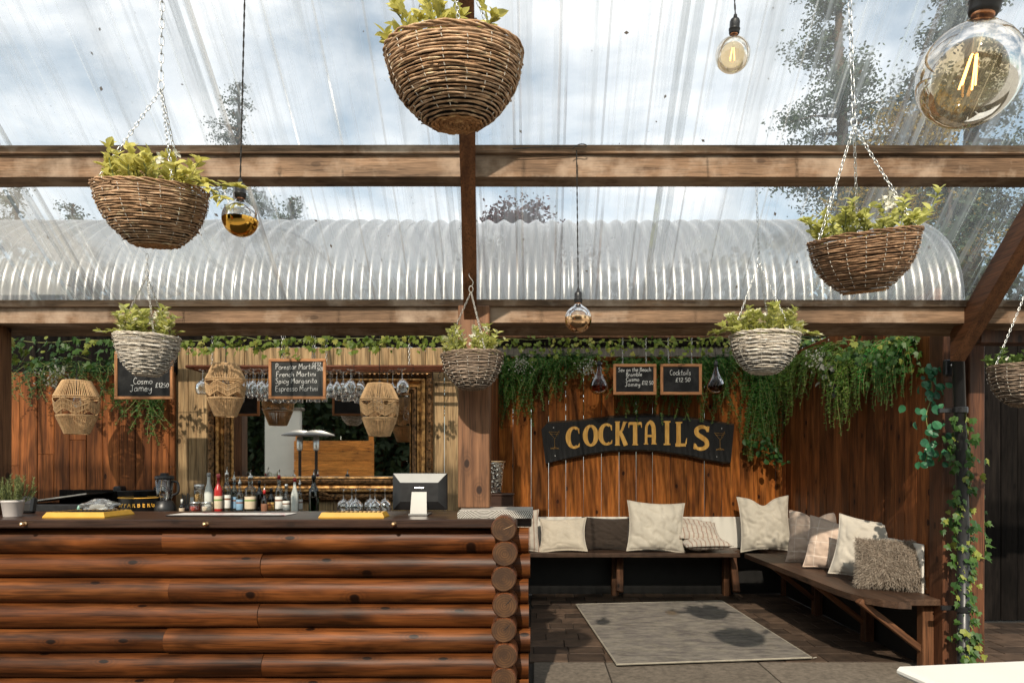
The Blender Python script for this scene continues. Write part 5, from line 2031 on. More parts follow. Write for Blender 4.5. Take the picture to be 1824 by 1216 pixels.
fern('dense green fern hanging by the counter post over the sign corner', [wroot(886, 660, 1.0), wroot(905, 655, 1.1), wroot(925, 652, 1.15), wroot(945, 650, .9), wroot(962, 650, .75)], (.35, .68), 41, LF_fern, per=17)
fern('fern above the sign beside the first pear bulb', [wroot(985, 648, .8), wroot(1005, 646, .65), wroot(1030, 646, .5), wroot(1052, 648, .45)], (.3, .6), 42, LF_fern, per=15)
fern('fern tuft hanging below the four cocktails chalkboard', [wroot(1112, 655, 1.1), wroot(1128, 655, 1.15), wroot(1142, 655, .9)], (.35, .58), 43, LF_fern, per=12)
fern('fern tuft hanging between the two small chalkboards over the sign', [wroot(1172, 655, 1.1), wroot(1188, 655, 1.0), wroot(1205, 655, 1.05), wroot(1222, 655, 1.1)], (.35, .62), 44, LF_fern, per=12)
fern('fern tuft hanging behind the second pear bulb', [wroot(1256, 652, 1.1), wroot(1274, 650, 1.2), wroot(1290, 650, .9), wroot(1310, 650, .6)], (.35, .62), 45, LF_fern, per=13)
fern('long fern trailing down the alcove corner behind the whitewashed basket', [wroot(1345, 660, 1.5), wroot(1362, 655, 1.55), wroot(1378, 650, 1.3), wroot(1395, 645, 1.0)], (.40, .72), 46, LF_fern, per=20)
fern('yellow green fern spilling from the top of the side wall', [rroot(1418, 650, 1.2), rroot(1440, 640, 1.0), rroot(1465, 630, .7), rroot(1490, 625, .65)], (.32, .55), 47, LF_fern_y, per=22, lsize=.024)
fern('fern with hanging tips in the middle of the side wall', [rroot(1500, 640, 1.15), rroot(1520, 635, 1.1), rroot(1538, 632, .9)], (.32, .62), 48, LF_fern_y, per=20, lsize=.022)
fern('bright green maidenhair fern near the alcove post', [rroot(1566, 628, .9), rroot(1585, 622, 1.05), rroot(1602, 618, 1.1), rroot(1618, 618, 1.0)], (.22, .46), 49, LF_fern_b, per=26, lsize=.017)
fern('dark fern above the hanging lantern over the dark planks', [(P(70 + 34 * i, 650, BW - .12), NB, .5 + .35 * (i in (0, 3))) for i in range(5)], (.2, .42), 50, LF_dark, per=16, lsize=.02)
fern('dark fern tuft hanging below the Cosmo chalkboard', [(P(238, 690, BW - .10), NB, .9), (P(256, 688, BW - .10), NB, 1.0), (P(275, 688, BW - .10), NB, 1.15)], (.25, .42), 51, LF_fern, per=11, lsize=.02)


def vine(label, path, seed, mat, kind='ivy', size=.05, step=.016, spread=.05, drop=.0, name='ivy_garland', wall=(0, -1, 0), per=1):
    """leafy garland along a path"""
    rr = random.Random(seed)
    base = Vector(path[0])
    pts = catmull([Vector(p) - base for p in path], 8)
    t = thing(name, label, 'plant', base, group='trailing greenery on the walls')
    obj('stem', MB().tube(pts, .0028, 5), LF_stem, t, smooth=True)
    lv = MB()
    wall = Vector(wall)
    for a_, b_ in zip(pts, pts[1:]):
        n = max(1, int((b_ - a_).length / step))
        for i in range(n):
            for _ in range(per):
                p = a_.lerp(b_, (i + rr.random()) / n) + Vector((rr.gauss(0, spread), rr.gauss(0, spread * .6), rr.gauss(0, spread * .7) - drop * rr.random() ** 2)) + wall * abs(rr.gauss(0, spread * .6))
                d = Vector((rr.gauss(0, .55), rr.gauss(0, .3), -1 + rr.gauss(0, .45))) + wall * .35
                # leaves face outwards
                d.normalize()
                x = d.cross(-wall + Vector((rr.gauss(0, .45), rr.gauss(0, .45), rr.gauss(.2, .45))))
                x.normalize()
                z = x.cross(d)
                m_ = Matrix.Translation(p) @ Matrix((x, d, z)).transposed().to_4x4() @ Matrix.Scale(size * rr.uniform(.55, 1.2), 4)
                lv.add(*LG[kind], m_)
    obj('leaves', lv, mat, t, stuff=True)
    return t


def gar(px0, px1, py, y, n=7, amp=4, seed=0):
    rr = random.Random(seed)
    return [P(px0 + (px1 - px0) * i / n, py + rr.uniform(-amp, amp), y) for i in range(n + 1)]


vine('ivy garland over the dark planks behind the whitewashed basket', gar(22, 320, 607, 5.05, seed=1), 61, LF_ivy_d, size=.055, spread=.035, drop=.14, per=2)
vine('ivy garland above the martini chalkboard', gar(322, 575, 603, 4.9, seed=2), 62, LF_ivy, size=.05, spread=.028, drop=.10, per=2)
vine('ivy garland between the martini chalkboard and the counter post', gar(575, 800, 603, 4.9, seed=3), 63, LF_ivy, size=.05, spread=.028, drop=.08, per=2)
vine('ivy garland over the fern beside the counter post', gar(885, 1090, 606, IR - .06, seed=4), 64, LF_ivy, size=.055, spread=.036, drop=.18, per=2)
vine('ivy garland above the two small chalkboards', gar(1085, 1300, 604, IR - .06, seed=5), 65, LF_ivy, size=.055, spread=.034, drop=.13, per=2)
vine('ivy garland behind the whitewashed basket towards the corner', gar(1295, 1500, 604, IR - .06, seed=6), 66, LF_ivy_d, size=.055, spread=.036, drop=.12, per=2)
vine('ivy garland at the alcove end above the maidenhair fern', gar(1490, 1690, 612, 4.75, n=6, amp=10, seed=7), 67, LF_ivy_d, size=.055, spread=.05, drop=.22, per=3)
vine('glossy round leaved vine hanging beside the maidenhair fern', [P(1655, 655, 4.48), P(1660, 700, 4.42), P(1650, 740, 4.40), P(1655, 785, 4.42), P(1648, 825, 4.42)], 68, LF_blue, 'round', .06, .012, .045, name='trailing_vine', per=2)
vine('silvery leaved sprig between the ferns on the side wall', [P(1470, 640, 5.9), P(1474, 665, 5.9), P(1478, 690, 5.9)], 69, LF_silver, 'round', .07, .03, .035, name='trailing_vine')
vine('dark round leaved vine at the foot of the long corner fern', [P(1352, 770, 7.2), P(1368, 795, 7.2), P(1380, 822, 7.2)], 70, LF_dark, 'round', .075, .012, .06, name='trailing_vine', per=2)
vine('ivy climbing the slim post beside the drainpipe', [P(1712, 742, 4.32), P(1708, 800, 4.32), P(1714, 860, 4.32), P(1706, 905, 4.32), P(1716, 960, 4.32), P(1712, 1040, 4.32), P(1716, 1110, 4.32), P(1720, 1180, 4.3)], 71, LF_ivy_d, size=.058, step=.011, spread=.042, name='climbing_ivy', per=3)
vine('few ivy leaves beyond the drainpipe against the black fence', [P(1740, 690, 5.6), P(1752, 900, 5.6), P(1756, 985, 5.6)], 72, LF_ivy_d, size=.06, step=.13, spread=.035, name='climbing_ivy')
vine('ivy strand beside the timber post over the potted rosemary', [P(30, 612, 4.2), P(45, 630, 4.2), P(36, 650, 4.2)], 73, LF_ivy, size=.05, step=.02, spread=.03, name='climbing_ivy')
# sprigs of small white flowers among the ferns
for i, (px, py, lb) in enumerate(((930, 650, 'sprig of white blossom in the fern by the counter post'), (1045, 655, 'sprig of white blossom beside the first pear bulb'), (108, 672, 'sprig of white blossom over the dark planks'), (1455, 640, 'sprig of white blossom on the side wall ferns'))):
    y = 6.9 if px > 800 else 5.4
    if px > 1400:
        y = 6.0
    rr = random.Random(80 + i)
    t = thing('blossom_sprig', lb, 'flowers', P(px, py, y), group='trailing greenery on the walls')
    mb, sm = MB(), MB()
    for _ in range(70):
        p = Vector((rr.gauss(0, .055), rr.gauss(-.05, .03), rr.gauss(0, .055)))
        for k5 in range(4):
            an = 2 * math.pi * k5 / 4 + rr.random()
            add_leaf(mb, 'round', p, (math.cos(an), -.3, math.sin(an)), .011, rr)
        if _ % 4 == 0:
            sm.tube([(0, .02, 0), p * .5 + Vector((0, .01, .01)), p], .001, 3)
    obj('blossoms', mb, leafmat('dull_white_petals_%d' % i, (.44, .44, .38), (.60, .60, .52), .3), t, stuff=True)
    obj('stems', sm, LF_stem, t, stuff=True)

# ------------------------------------------------------------------ glass rack over the bar
M['rust'] = plain('rust_brown_pipe', (.16, .052, .024), .5, .4, .2, var=.3)
GR = 2.15
rk = thing('glass_rack', 'rust brown pipe rack of hooks hanging over the bar', 'rack', (-1.62, 5.36, GR))
xl, xr = P(318, 0, 5.22).x + 1.62, P(795, 0, 5.22).x + 1.62
for y in (-.02, .09, .20):
    obj('rail', MB().tube([(xl, y, 0), (xr, y, 0)], .013, 10), M['rust'], rk, smooth=True)
for x in (xl, (xl + xr) / 2, xr):
    obj('cross_bar', MB().tube([(x, -.02, .0), (x, .20, .0)], .012, 10), M['rust'], rk, smooth=True)
for px in (345, 560, 716):
    x = P(px, 0, 5.05).x + 1.62
    obj('chain', chain(MB(), (x, -.02, .01), (x, -.02, .30), .026, .013, .0018), M['steel'], rk, stuff=True, smooth=True)
rr = random.Random(3)
hkm = MB().tube(catmull([(.014, 0, -.004), (.012, 0, .014), (0, 0, .018), (-.012, 0, .012), (-.010, 0, -.01), (.004, 0, -.04), (.012, 0, -.058), (.004, 0, -.072), (-.010, 0, -.068)], 4), .0024, 5).mesh('hook', True)
hkm.materials.append(M['blackmetal'])
for i in range(22):
    x = xl + .05 + (xr - xl - .1) * (i + rr.uniform(.2, .8)) / 22
    place(bpy.data.objects.new('hook', hkm), rk, (x, rr.choice((-.02, .09, .20)), -.002), (0, 0, rr.uniform(0, 3)))
mounts = MB()


def glass_geo(kind):
    """hangs upside down from its foot at z = 0"""
    if kind == 'wine':
        pr = [(.034, 0), (.033, -.003), (.006, -.010), (.004, -.018), (.0038, -.085), (.006, -.092), (.022, -.104), (.036, -.126), (.040, -.150), (.038, -.175), (.033, -.200), (.032, -.2005), (.037, -.174), (.0388, -.150), (.035, -.128), (.021, -.107), (.0, -.096)]
    elif kind == 'balloon':
        pr = [(.038, 0), (.037, -.003), (.006, -.010), (.004, -.018), (.0040, -.070), (.007, -.078), (.030, -.090), (.050, -.116), (.055, -.142), (.050, -.170), (.042, -.188), (.041, -.1885), (.049, -.170), (.0537, -.142), (.049, -.118), (.029, -.093), (.0, -.082)]
    elif kind == 'flute':
        pr = [(.030, 0), (.029, -.003), (.005, -.010), (.004, -.016), (.0038, -.060), (.007, -.068), (.018, -.090), (.024, -.130), (.025, -.170), (.022, -.205), (.021, -.2055), (.0238, -.170), (.0228, -.131), (.017, -.092), (.0, -.072)]
    else:
        pr = [(.036, 0), (.035, -.003), (.006, -.009), (.004, -.016), (.0038, -.095), (.006, -.101), (.030, -.125), (.055, -.150), (.0545, -.1507), (.029, -.127), (.0, -.104)]
    return MB().lathe(pr, 18, cap=False)


GM = {}
for k_ in ('wine', 'balloon', 'flute', 'coupe'):
    me = glass_geo(k_).mesh('glass', True)
    me.materials.append(M['glass'])
    GM[k_] = me
ORD = ['first', 'second', 'third', 'fourth', 'fifth', 'sixth', 'seventh', 'eighth', 'ninth', 'tenth', 'eleventh', 'twelfth', 'thirteenth', 'fourteenth']
rows = (('front', -.02, [362, 437, 452, 468, 484, 600, 626, 716]), ('middle', .09, [440, 455, 471, 487, 503, 518, 534, 549, 588, 612, 640, 700]), ('rear', .20, [446, 462, 478, 494, 510, 526, 542, 558, 574, 592, 610, 628, 646, 690]))
for (nm, dy, xs) in rows:
    for i, px in enumerate(xs):
        kd = 'balloon' if px in (362, 626, 612, 716, 640) else rr.choice(('wine', 'wine', 'flute', 'coupe'))
        nm2 = {'wine': 'wine glass', 'balloon': 'balloon glass', 'flute': 'flute glass', 'coupe': 'martini glass'}[kd]
        x = P(px, 0, 5.36 + dy).x
        o = place(bpy.data.objects.new('hanging_glass', GM[kd]), None, (x, 5.36 + dy, GR - .016 - rr.random() * .012), (R(rr.uniform(-3, 3)), R(rr.uniform(-3, 3)), 0))
        tag(o, f'upside down {nm2}, {ORD[i]} along the {nm} rail of the rack', 'glass', 'glasses hanging from the rack')

# ------------------------------------------------------------------ bottles and jars on the back counter
BT = 1.005


def tinted(name, tint, gloss=.14):
    return clear(name, tint, gloss=gloss, rough=.03, ior=1.5)


G_clear = tinted('bottle_clear', (.82, .86, .85))
G_green = tinted('bottle_green', (.03, .12, .04))
G_dark = tinted('bottle_dark', (.035, .020, .012))
G_frost = plain('bottle_frosted', (.52, .54, .50), .5, .4, var=.08)
G_red = plain('bottle_red', (.36, .02, .018), .3, .5, var=.1)
G_blue = tinted('bottle_pale_blue', (.60, .74, .84))
G_amber = tinted('bottle_amber', (.40, .12, .03))
C_cap = {'silver': M['steel'], 'red': plain('red_cap', (.40, .02, .02), .35, .5), 'black': M['blackplastic'], 'white': plain('white_cap', (.62, .62, .58), .4, .4), 'grey': plain('grey_cap', (.36, .36, .35), .45, .4), 'pink': plain('pink_wax', (.62, .12, .12), .4, .4)}
LABC = {'white': plain('white_label', (.66, .65, .60), .6, .3, var=.08, scale=30), 'cream': plain('cream_label', (.60, .50, .36), .6, .3, var=.1), 'gold': plain('gold_label', (.50, .32, .10), .45, .4, var=.2), 'blue': plain('blue_label', (.20, .34, .48), .5, .3, var=.2), 'green': plain('green_label', (.20, .30, .10), .5, .3, var=.2), 'brown': plain('brown_label', (.20, .09, .05), .6, .3, var=.2)}


def bottle(px, dy, wpx, hpx, label, glass, cap, lab, shape='std', pourer=True, ink=None):
    y = 5.2 + dy
    x = P(px, 0, y).x
    r = W(wpx, y) / 2
    H = W(hpx, y)
    t = thing('bottle', label, 'bottle', (x, y, BT), group='bottles on the back counter')
    if shape == 'std':
        pr = [(r * .9, 0), (r, .006), (r, H * .56), (r * .92, H * .62), (r * .5, H * .70), (r * .36, H * .76), (r * .34, H * .90), (r * .40, H * .905), (r * .40, H * .93)]
    elif shape == 'square':
        pr = [(r * .94, 0), (r, .006), (r, H * .62), (r * .95, H * .655), (r * .46, H * .70), (r * .40, H * .73), (r * .38, H * .88), (r * .44, H * .885), (r * .44, H * .92)]
    else:
        pr = [(r * .9, 0), (r, .006), (r, H * .48), (r * .9, H * .56), (r * .45, H * .72), (r * .36, H * .82), (r * .36, H * .94)]
    obj('glass', MB().lathe(pr, 22), glass, t, smooth=True)
    top = pr[-1][1]
    obj('cap', MB().lathe([(r * .44, top - .018), (r * .46, top), (r * .42, top + .012), (r * .2, top + .014)], 14), C_cap[cap], t, smooth=True)
    if pourer:
        obj('pourer', MB().tube([(0, 0, top + .012), (0, 0, top + .03), (.006, -.004, top + .055)], [.006, .005, .0035], 8), M['steel'], t, smooth=True)
    if lab:
        obj('paper_label', MB().lathe([(r + .0006, H * .14), (r + .0010, H * .145), (r + .0010, H * .44), (r + .0006, H * .445)], 22, cap=False), LABC[lab], t, smooth=True)
        # printed bands on the label
        obj('label_print', MB().lathe([(r + .0016, H * .33), (r + .0016, H * .37)], 22, cap=False), LABC[ink or 'brown'], t)
    return t


bottle(324, -.02, 9, 26, 'tiny bottle with pale label beside the blender', G_amber, 'white', 'cream', pourer=False)
bottle(372, .10, 15, 74, 'frosted grey bottle with tall cone cap behind the jars', G_frost, 'grey', None, 'slope', False)
bottle(389, .0, 14, 74, 'bottle with bright red neck and pale label', G_red, 'pink', 'cream', pourer=False, ink='green')
bottle(404, .06, 14, 76, 'clear bottle with silver cap and white label', G_clear, 'silver', 'white')
bottle(417, .12, 12, 66, 'thin clear bottle with pale blue label', G_blue, 'white', 'blue')
bottle(427, .0, 12, 60, 'short clear bottle with red and blue label', G_clear, 'silver', 'blue', ink='brown')
bottle(446, .0, 19, 72, 'broad clear bottle with silver pourer in the row', G_clear, 'silver', 'cream', 'square', ink='green')
bottle(462, .12, 12, 60, 'black bottle behind the broad clear bottle', G_dark, 'black', None, pourer=False)
bottle(471, -.02, 11, 44, 'small amber bottle with red top', G_amber, 'red', 'brown')
bottle(483, .08, 12, 46, 'squat dark bottle beside the small amber bottle', G_dark, 'black', 'gold', pourer=False)
bottle(497, .0, 13, 72, 'clear bottle with white label and long red pourer', G_clear, 'red', 'white')
bottle(510, .02, 13, 54, 'slim clear bottle with round pale label', G_clear, 'silver', 'white', 'slope', False)
bottle(525, .0, 13, 66, 'frosted white bottle with red cap', G_frost, 'red', None, 'slope', False)
bottle(534, .12, 10, 56, 'clear bottle half hidden behind the frosted white one', G_clear, 'silver', 'white')
bottle(559, .0, 18, 72, 'dark green wine bottle standing alone', G_green, 'black', None)


def jar(px, dy, wpx, hpx, z0, label, fill, lid='silver'):
    y = 5.2 + dy
    r, H = W(wpx, y) / 2, W(hpx, y)
    t = thing('jar', label, 'jar', (P(px, 0, y).x, y, BT + z0), group='jars on the back counter')
    obj('glass', MB().lathe([(r * .92, 0), (r, .006), (r, H * .78), (r * .88, H * .85)], 22), M['glass'], t, smooth=True)
    obj('filling', MB().lathe([(r * .86, .004), (r * .92, .01), (r * .92, H * .62), (r * .8, H * .66), (0, H * .68)], 16), fill, t, smooth=True)
    obj('lid', MB().lathe([(r * .9, H * .84), (r * .96, H * .85), (r * .96, H * .97), (r * .9, H), (0, H)], 22), C_cap[lid], t, smooth=True)


F_red = plain('dried_berries', (.36, .05, .03), .6, .3, var=.8, scale=120, bump=.6)
F_cream = plain('sugar_filling', (.58, .48, .36), .7, .2, var=.3, scale=90)
F_mix = plain('dried_peel', (.35, .22, .08), .7, .2, var=.8, scale=80, bump=.6)
jar(348, -.04, 20, 23, 0, 'low jar of red dried fruit in front of the bottles', F_red)
jar(369, -.04, 20, 23, 0, 'low jar of pale sugar in front of the bottles', F_cream)
jar(355, .10, 18, 52, 0, 'tall jar of dried peel behind the two low jars', F_mix)
st = thing('straw_pot', 'black pot of straws and stirrers beside the blender', 'pot', (P(331, 0, 5.25).x, 5.25, BT))
obj('pot', MB().lathe([(.028, 0), (.032, .003), (.034, .07), (.031, .07), (.029, .006)], 18), M['blackplastic'], st, smooth=True)
for i in range(9):
    a = i * .7
    obj('straw', MB().tube([(.012 * math.cos(a), .012 * math.sin(a), .02), (.026 * math.cos(a), .026 * math.sin(a), .14 + .01 * (i % 3))], .003, 6), M['blackplastic'], st)
cd = thing('price_card', 'small white card leaning on the pale planks behind the jars', 'card', (P(338, 0, 5.5).x, 5.58, BT))
obj('card', MB().cbox((0, 0, .06), (.085, .004, .11), .001), LABC['white'], cd, (0, 0, 0), (R(-6), 0, 0))

# stemmed glasses upside down on the back counter
for i, px in enumerate((612, 622, 634, 655, 668, 682)):
    o = place(bpy.data.objects.new('upturned_glass', GM['balloon']), None, (P(px, 0, 5.35).x, 5.35 + .08 * (i % 2), BT + .189), (0, 0, i))
    tag(o, f'upturned balloon glass, {ORD[i]} of the row behind the till side bar mat', 'glass', 'glasses upturned on the back counter')

# blender
bl = thing('blender', 'black jug blender on the back counter', 'blender', (P(293, 0, 5.2).x, 5.2, BT))
obj('motor_base', MB().lathe([(.075, 0), (.082, .01), (.078, .06), (.058, .10), (.052, .105)], 24), M['blackplastic'], bl, smooth=True)
obj('jug', MB().lathe([(.046, .105), (.052, .13), (.066, .27), (.064, .27), (.050, .13), (.042, .11)], 24, cap=False), M['glass'], bl, smooth=True)
obj('handle', MB().tube(catmull([(.062, 0, .25), (.10, 0, .24), (.105, 0, .17), (.058, 0, .145)], 5), .009, 8), M['blackplastic'], bl, smooth=True)
obj('lid', MB().lathe([(.066, .268), (.068, .275), (.066, .292), (.05, .296), (.03, .30), (.028, .315), (0, .316)], 22), M['blackplastic'], bl, smooth=True)
for k_ in range(4):
    obj('jug_rib', MB().tube([(.050 * math.cos(k_ * 1.57 + .8), .050 * math.sin(k_ * 1.57 + .8), .13), (.064 * math.cos(k_ * 1.57 + .8), .064 * math.sin(k_ * 1.57 + .8), .26)], .003, 5), M['glass'], bl)

# black drinks tub with lettering
tu = thing('drinks_tub', 'black drinks tub with orange rim lettered KOPPARBERG', 'tub', (P(246, 0, 5.15).x, 5.19, BT))
TR = W(70, 5.15) / 2
obj('tub', MB().lathe([(TR * .86, 0), (TR * .9, .004), (TR, .125), (TR * 1.02, .13), (TR * .97, .13), (TR * .88, .012), (0, .01)], 36), M['blackplastic'], tu, smooth=True)
M['tubgold'] = plain('tub_gold_print', (.72, .38, .05), .45, .4, var=.1)
obj('rim', MB().tube([(TR * 1.02 * math.cos(a), TR * 1.02 * math.sin(a), .129) for a in [2 * math.pi * i / 40 for i in range(40)]], .004, 6, closed=True), M['tubgold'], tu, smooth=True)
word = 'KOPPARBERG'
for i, ch in enumerate(word):
    cu = bpy.data.curves.new('letter', 'FONT')
    cu.body = ch
    cu.size = .056
    cu.align_x = 'CENTER'
    cu.extrude = .001
    cu.offset = .0016
    o = bpy.data.objects.new('tmp_letter', cu)
    COL.objects.link(o)
    dg = bpy.context.evaluated_depsgraph_get()
    me = bpy.data.meshes.new_from_object(o.evaluated_get(dg))
    bpy.data.objects.remove(o)
    me.materials.clear()
    me.materials.append(M['tubgold'])
    a = R(-90 + (i - 4.5) * 13.0 + 4)
    rr_ = TR * .965 + .002
    lo = place(bpy.data.objects.new('letter', me), tu, (rr_ * math.cos(a), rr_ * math.sin(a), .062), (R(90 - 6), 0, a + R(90)), (.62, 1, 1))
# black lidded serving box standing in the tub area
bxo = thing('ice_bucket', 'black two eared plastic bucket standing behind the lettered tub', 'bucket', (P(248, 0, 5.42).x, 5.43, BT))
obj('bucket', MB().lathe([(.13, 0), (.135, .005), (.155, .17), (.162, .175), (.150, .175), (.125, .02), (0, .015)], 30), M['blackplastic'], bxo, smooth=True)
for s in (-1, 1):
    obj('ear', MB().cbox((s * .16, 0, .185), (.06, .10, .05), .012), M['blackplastic'], bxo)
# steel topped ice well at the far end
iw = thing('ice_well', 'dark box with sloping steel lid behind the rosemary', 'ice box', (P(112, 0, 5.25).x, 5.3, BT))
obj('body', MB().cbox((0, 0, .04), (.52, .34, .08), .008), M['blackmetal'], iw)
obj('steel_lid', MB().prism([(-.26, .085), (.26, .155), (.26, .165), (-.26, .095)], lambda u, w_: (u, -.17, w_), (0, .34, 0)), plain('brushed_steel', (.45, .44, .42), .35, .5, 1.0, var=.2), iw)
obj('back_board', MB().cbox((.08, .16, .11), (.5, .02, .14), .004), M['plank_black'], iw)

# bar mats, runner, plastic bag
M['yellow'] = plain('yellow_plastic', (.52, .29, .035), .4, .45, var=.12, scale=14, bump=.05)


def bar_mat(x0, x1, y0, y1, label):
    xa_, xb_ = P(x0, 0, y0).x, P(x1, 0, y0).x
    t = thing('bar_mat', label, 'bar mat', ((xa_ + xb_) / 2, (y0 + y1) / 2, CT))
    w_, d_ = xb_ - xa_, y1 - y0
    lo_, hi_ = [], []
    vs = []
    for (z, ins) in ((0, 0), (.006, 0), (.030, .014), (.030, .024), (.024, .026)):
        for (sx, sy) in ((-1, -1), (1, -1), (1, 1), (-1, 1)):
            vs.append((sx * (w_ / 2 - ins), sy * (d_ / 2 - ins), z))
    fs = [(3, 2, 1, 0)]
    for l_ in range(4):
        for i in range(4):
            j = (i + 1) % 4
            fs.append((l_ * 4 + i, l_ * 4 + j, l_ * 4 + 4 + j, l_ * 4 + 4 + i))
    obj('tray', MB().add(vs, fs), M['yellow'], t)
    pin = MB()
    pin.cbox((0, 0, .024), (w_ - .055, d_ - .055, .004), .001)
    obj('rubber_top', pin, M['blackplastic'], t)
    for i in range(12):
        obj('rubber_rib', MB().cbox((-w_ / 2 + .04 + (w_ - .08) * i / 11, 0, .028), (.006, d_ - .07, .006), .001), M['blackplastic'], t)


bar_mat(75, 186, 3.72, 4.0, 'yellow edged bar mat beside the rosemary pot')
bar_mat(567, 684, 3.70, 3.84, 'yellow edged bar mat beside the till')
rn = thing('bar_runner', 'white bar runner with pink printed pattern along the counter', 'bar runner', (P(408, 0, 3.9).x, 3.95, CT + .001))
t_ = NT('runner_print')
vo = t_.n.new('ShaderNodeTexVoronoi')
vo.inputs['Scale'].default_value = 13
t_.link(t_.coords((1, 1.5, 1), rand=False), vo.inputs['Vector'])
f1 = t_.ramp(vo.outputs['Distance'], [(.30, 1.0), (.36, 0.0)])
f2 = t_.math('GREATER_THAN', t_.noise(t_.coords((1, 1, 1)), 6, 2), .5)
t_.principled(t_.mixc(t_.math('MULTIPLY', f1, f2), (.62, .60, .57), (.34, .07, .13)), .7, .2)
obj('mat', MB().cbox((0, 0, .003), (W(208, 3.9), .20, .006), .002), t_.m, rn)
obj('hem', MB().cbox((0, -.104, .003), (W(208, 3.9), .006, .007), .002), M['blackplastic'], rn)
bg = thing('plastic_bag', 'crumpled clear plastic bag lying behind the bar mat', 'bag', (P(172, 0, 4.15).x, 4.18, CT))
vs, fs = [], []
n_, m_ = 18, 12
for j in range(m_ + 1):
    for i in range(n_):
        a = 2 * math.pi * i / n_
        k_ = j / m_
        rx, ry, z = .10 * math.sin(math.pi * (.12 + .80 * k_)), .06 * math.sin(math.pi * (.12 + .8 * k_)), .085 * k_
        w_ = 1 + .42 * mnoise.noise((math.cos(a) * 2.2, math.sin(a) * 2.2, k_ * 4)) + .2 * mnoise.noise((math.cos(a) * 6, math.sin(a) * 6, k_ * 9))
        vs.append((rx * w_ * math.cos(a), ry * w_ * math.sin(a), z))
for j in range(m_):
    for i in range(n_):
        fs.append((j * n_ + i, j * n_ + (i + 1) % n_, (j + 1) * n_ + (i + 1) % n_, (j + 1) * n_ + i))
fs += [tuple(range(n_ - 1, -1, -1)), tuple(m_ * n_ + i for i in range(n_))]
obj('film', MB().add(vs, fs), clear('crumpled_film', (.86, .87, .87), .16, .2, 'X', .5, 20, .12, ior=1.5), bg, smooth=False)
obj('drinks_packet', MB().cbox((.0, 0, .028), (.11, .05, .045), .012), LABC['white'], bg)
obj('green_top', MB().lathe([(.008, 0), (.009, .03), (.004, .045), (0, .046)], 12), plain('mint_plastic', (.20, .42, .34), .4, .4), bg, (-.115, -.02, 0))

# till screen seen from behind
mo = thing('till_screen', 'black till screen on a silver stand seen from behind', 'till', (P(747, 0, 3.93).x, 3.93, CT))
sw, sh = W(98, 3.93), W(66, 3.93)
zc = W(42, 3.93)
obj('screen_back', MB().cbox((0, .03, zc), (sw, .018, sh), .006), M['blackplastic'], mo)
vs = [(-sw / 2 + .004, .02, zc + sh / 2 - .003), (sw / 2 - .004, .02, zc + sh / 2 - .003), (sw / 2 - .05, -.008, zc + sh / 2 - .055), (-sw / 2 + .05, -.008, zc + sh / 2 - .055),
      (-sw / 2 + .004, .02, zc - sh / 2 + .004), (sw / 2 - .004, .02, zc - sh / 2 + .004), (sw / 2 - .05, -.008, zc - sh / 2 + .05), (-sw / 2 + .05, -.008, zc - sh / 2 + .05)]
obj('rear_housing', MB().add(vs, [(3, 2, 6, 7), (0, 3, 7, 4), (2, 1, 5, 6), (7, 6, 5, 4)]), M['blackplastic'], mo)
obj('sloped_top', MB().add([Vector(v_) + Vector((0, -.0008, .0008)) for v_ in vs[:4]], [(0, 1, 2, 3)]), plain('grey_housing', (.30, .30, .29), .35, .45, var=.05), mo, label='pale grey sloping top of the housing')
sv = plain('silver_plastic', (.30, .295, .28), .4, .5, .3, var=.05, bump=0)
obj('stand', MB().prism([(-.048, 0), (.048, 0), (.042, .150), (-.042, .150)], lambda u, w_: (u, -.035 + .03 * (w_ / .15), w_), (0, .02, 0)), sv, mo)
obj('stand_foot', MB().cbox((0, .03, .006), (.11, .17, .012), .004), sv, mo)
obj('hinge', MB().tube([(-.026, -.004, .158), (.026, -.004, .158)], .006, 10), M['steel'], mo)

# rosemary in a pale pot
rp = thing('potted_rosemary', 'bushy rosemary in a pale grey pot on the counter', 'plant', (P(18, 0, 3.78).x, 3.80, CT))
obj('pot', MB().lathe([(.042, 0), (.044, .004), (.054, .080), (.057, .082), (.057, .094), (.052, .094), (.047, .07), (0, .068)], 26), plain('pale_pot', (.50, .46, .44), .45, .4, var=.08), rp, smooth=True)
rr = random.Random(17)
nd, stm = MB(), MB()
for i in range(46):
    a = rr.random() * 6.283
    q = .04 * math.sqrt(rr.random())
    b0 = Vector((q * math.cos(a), q * math.sin(a), .07))
    lean = Vector((math.cos(a), math.sin(a), 0)) * rr.uniform(.01, .075)
    e = b0 + lean + Vector((0, 0, rr.uniform(.06, .16)))
    path = catmull([b0, (b0 + e) / 2 + lean * .25, e], 6)
    stm.tube(path, .0015, 4)
    for p_, p2 in zip(path, path[1:]):
        for _ in range(6):
            tg = (p2 - p_).normalized()
            a2 = rr.random() * 6.283
            sd = (Vector((math.cos(a2), math.sin(a2), 0)) * .7 + tg * .8).normalized()
            L = rr.uniform(.014, .024)
            w_ = tg.cross(sd).normalized() * .0014
            b_ = p_.lerp(p2, rr.random())
            nd.add([b_ - w_, b_ + w_, b_ + sd * L * .7 + w_ * .7, b_ + sd * L, b_ + sd * L * .7 - w_ * .7], [(0, 1, 2, 3, 4)])
obj('needles', nd, leafmat('rosemary_needles', (.12, .16, .06), (.30, .34, .14), .2, .5), rp, stuff=True)
obj('stems', stm, LF_stem, rp, stuff=True)
ct = thing('card_terminal', 'small dark card terminal behind the rosemary pot', 'terminal', (P(44, 0, 4.1).x, 4.12, CT))
obj('terminal_body', MB().cbox((0, 0, .05), (.08, .05, .10), .01), M['blackplastic'], ct, (0, 0, 0), (R(-12), 0, 0))
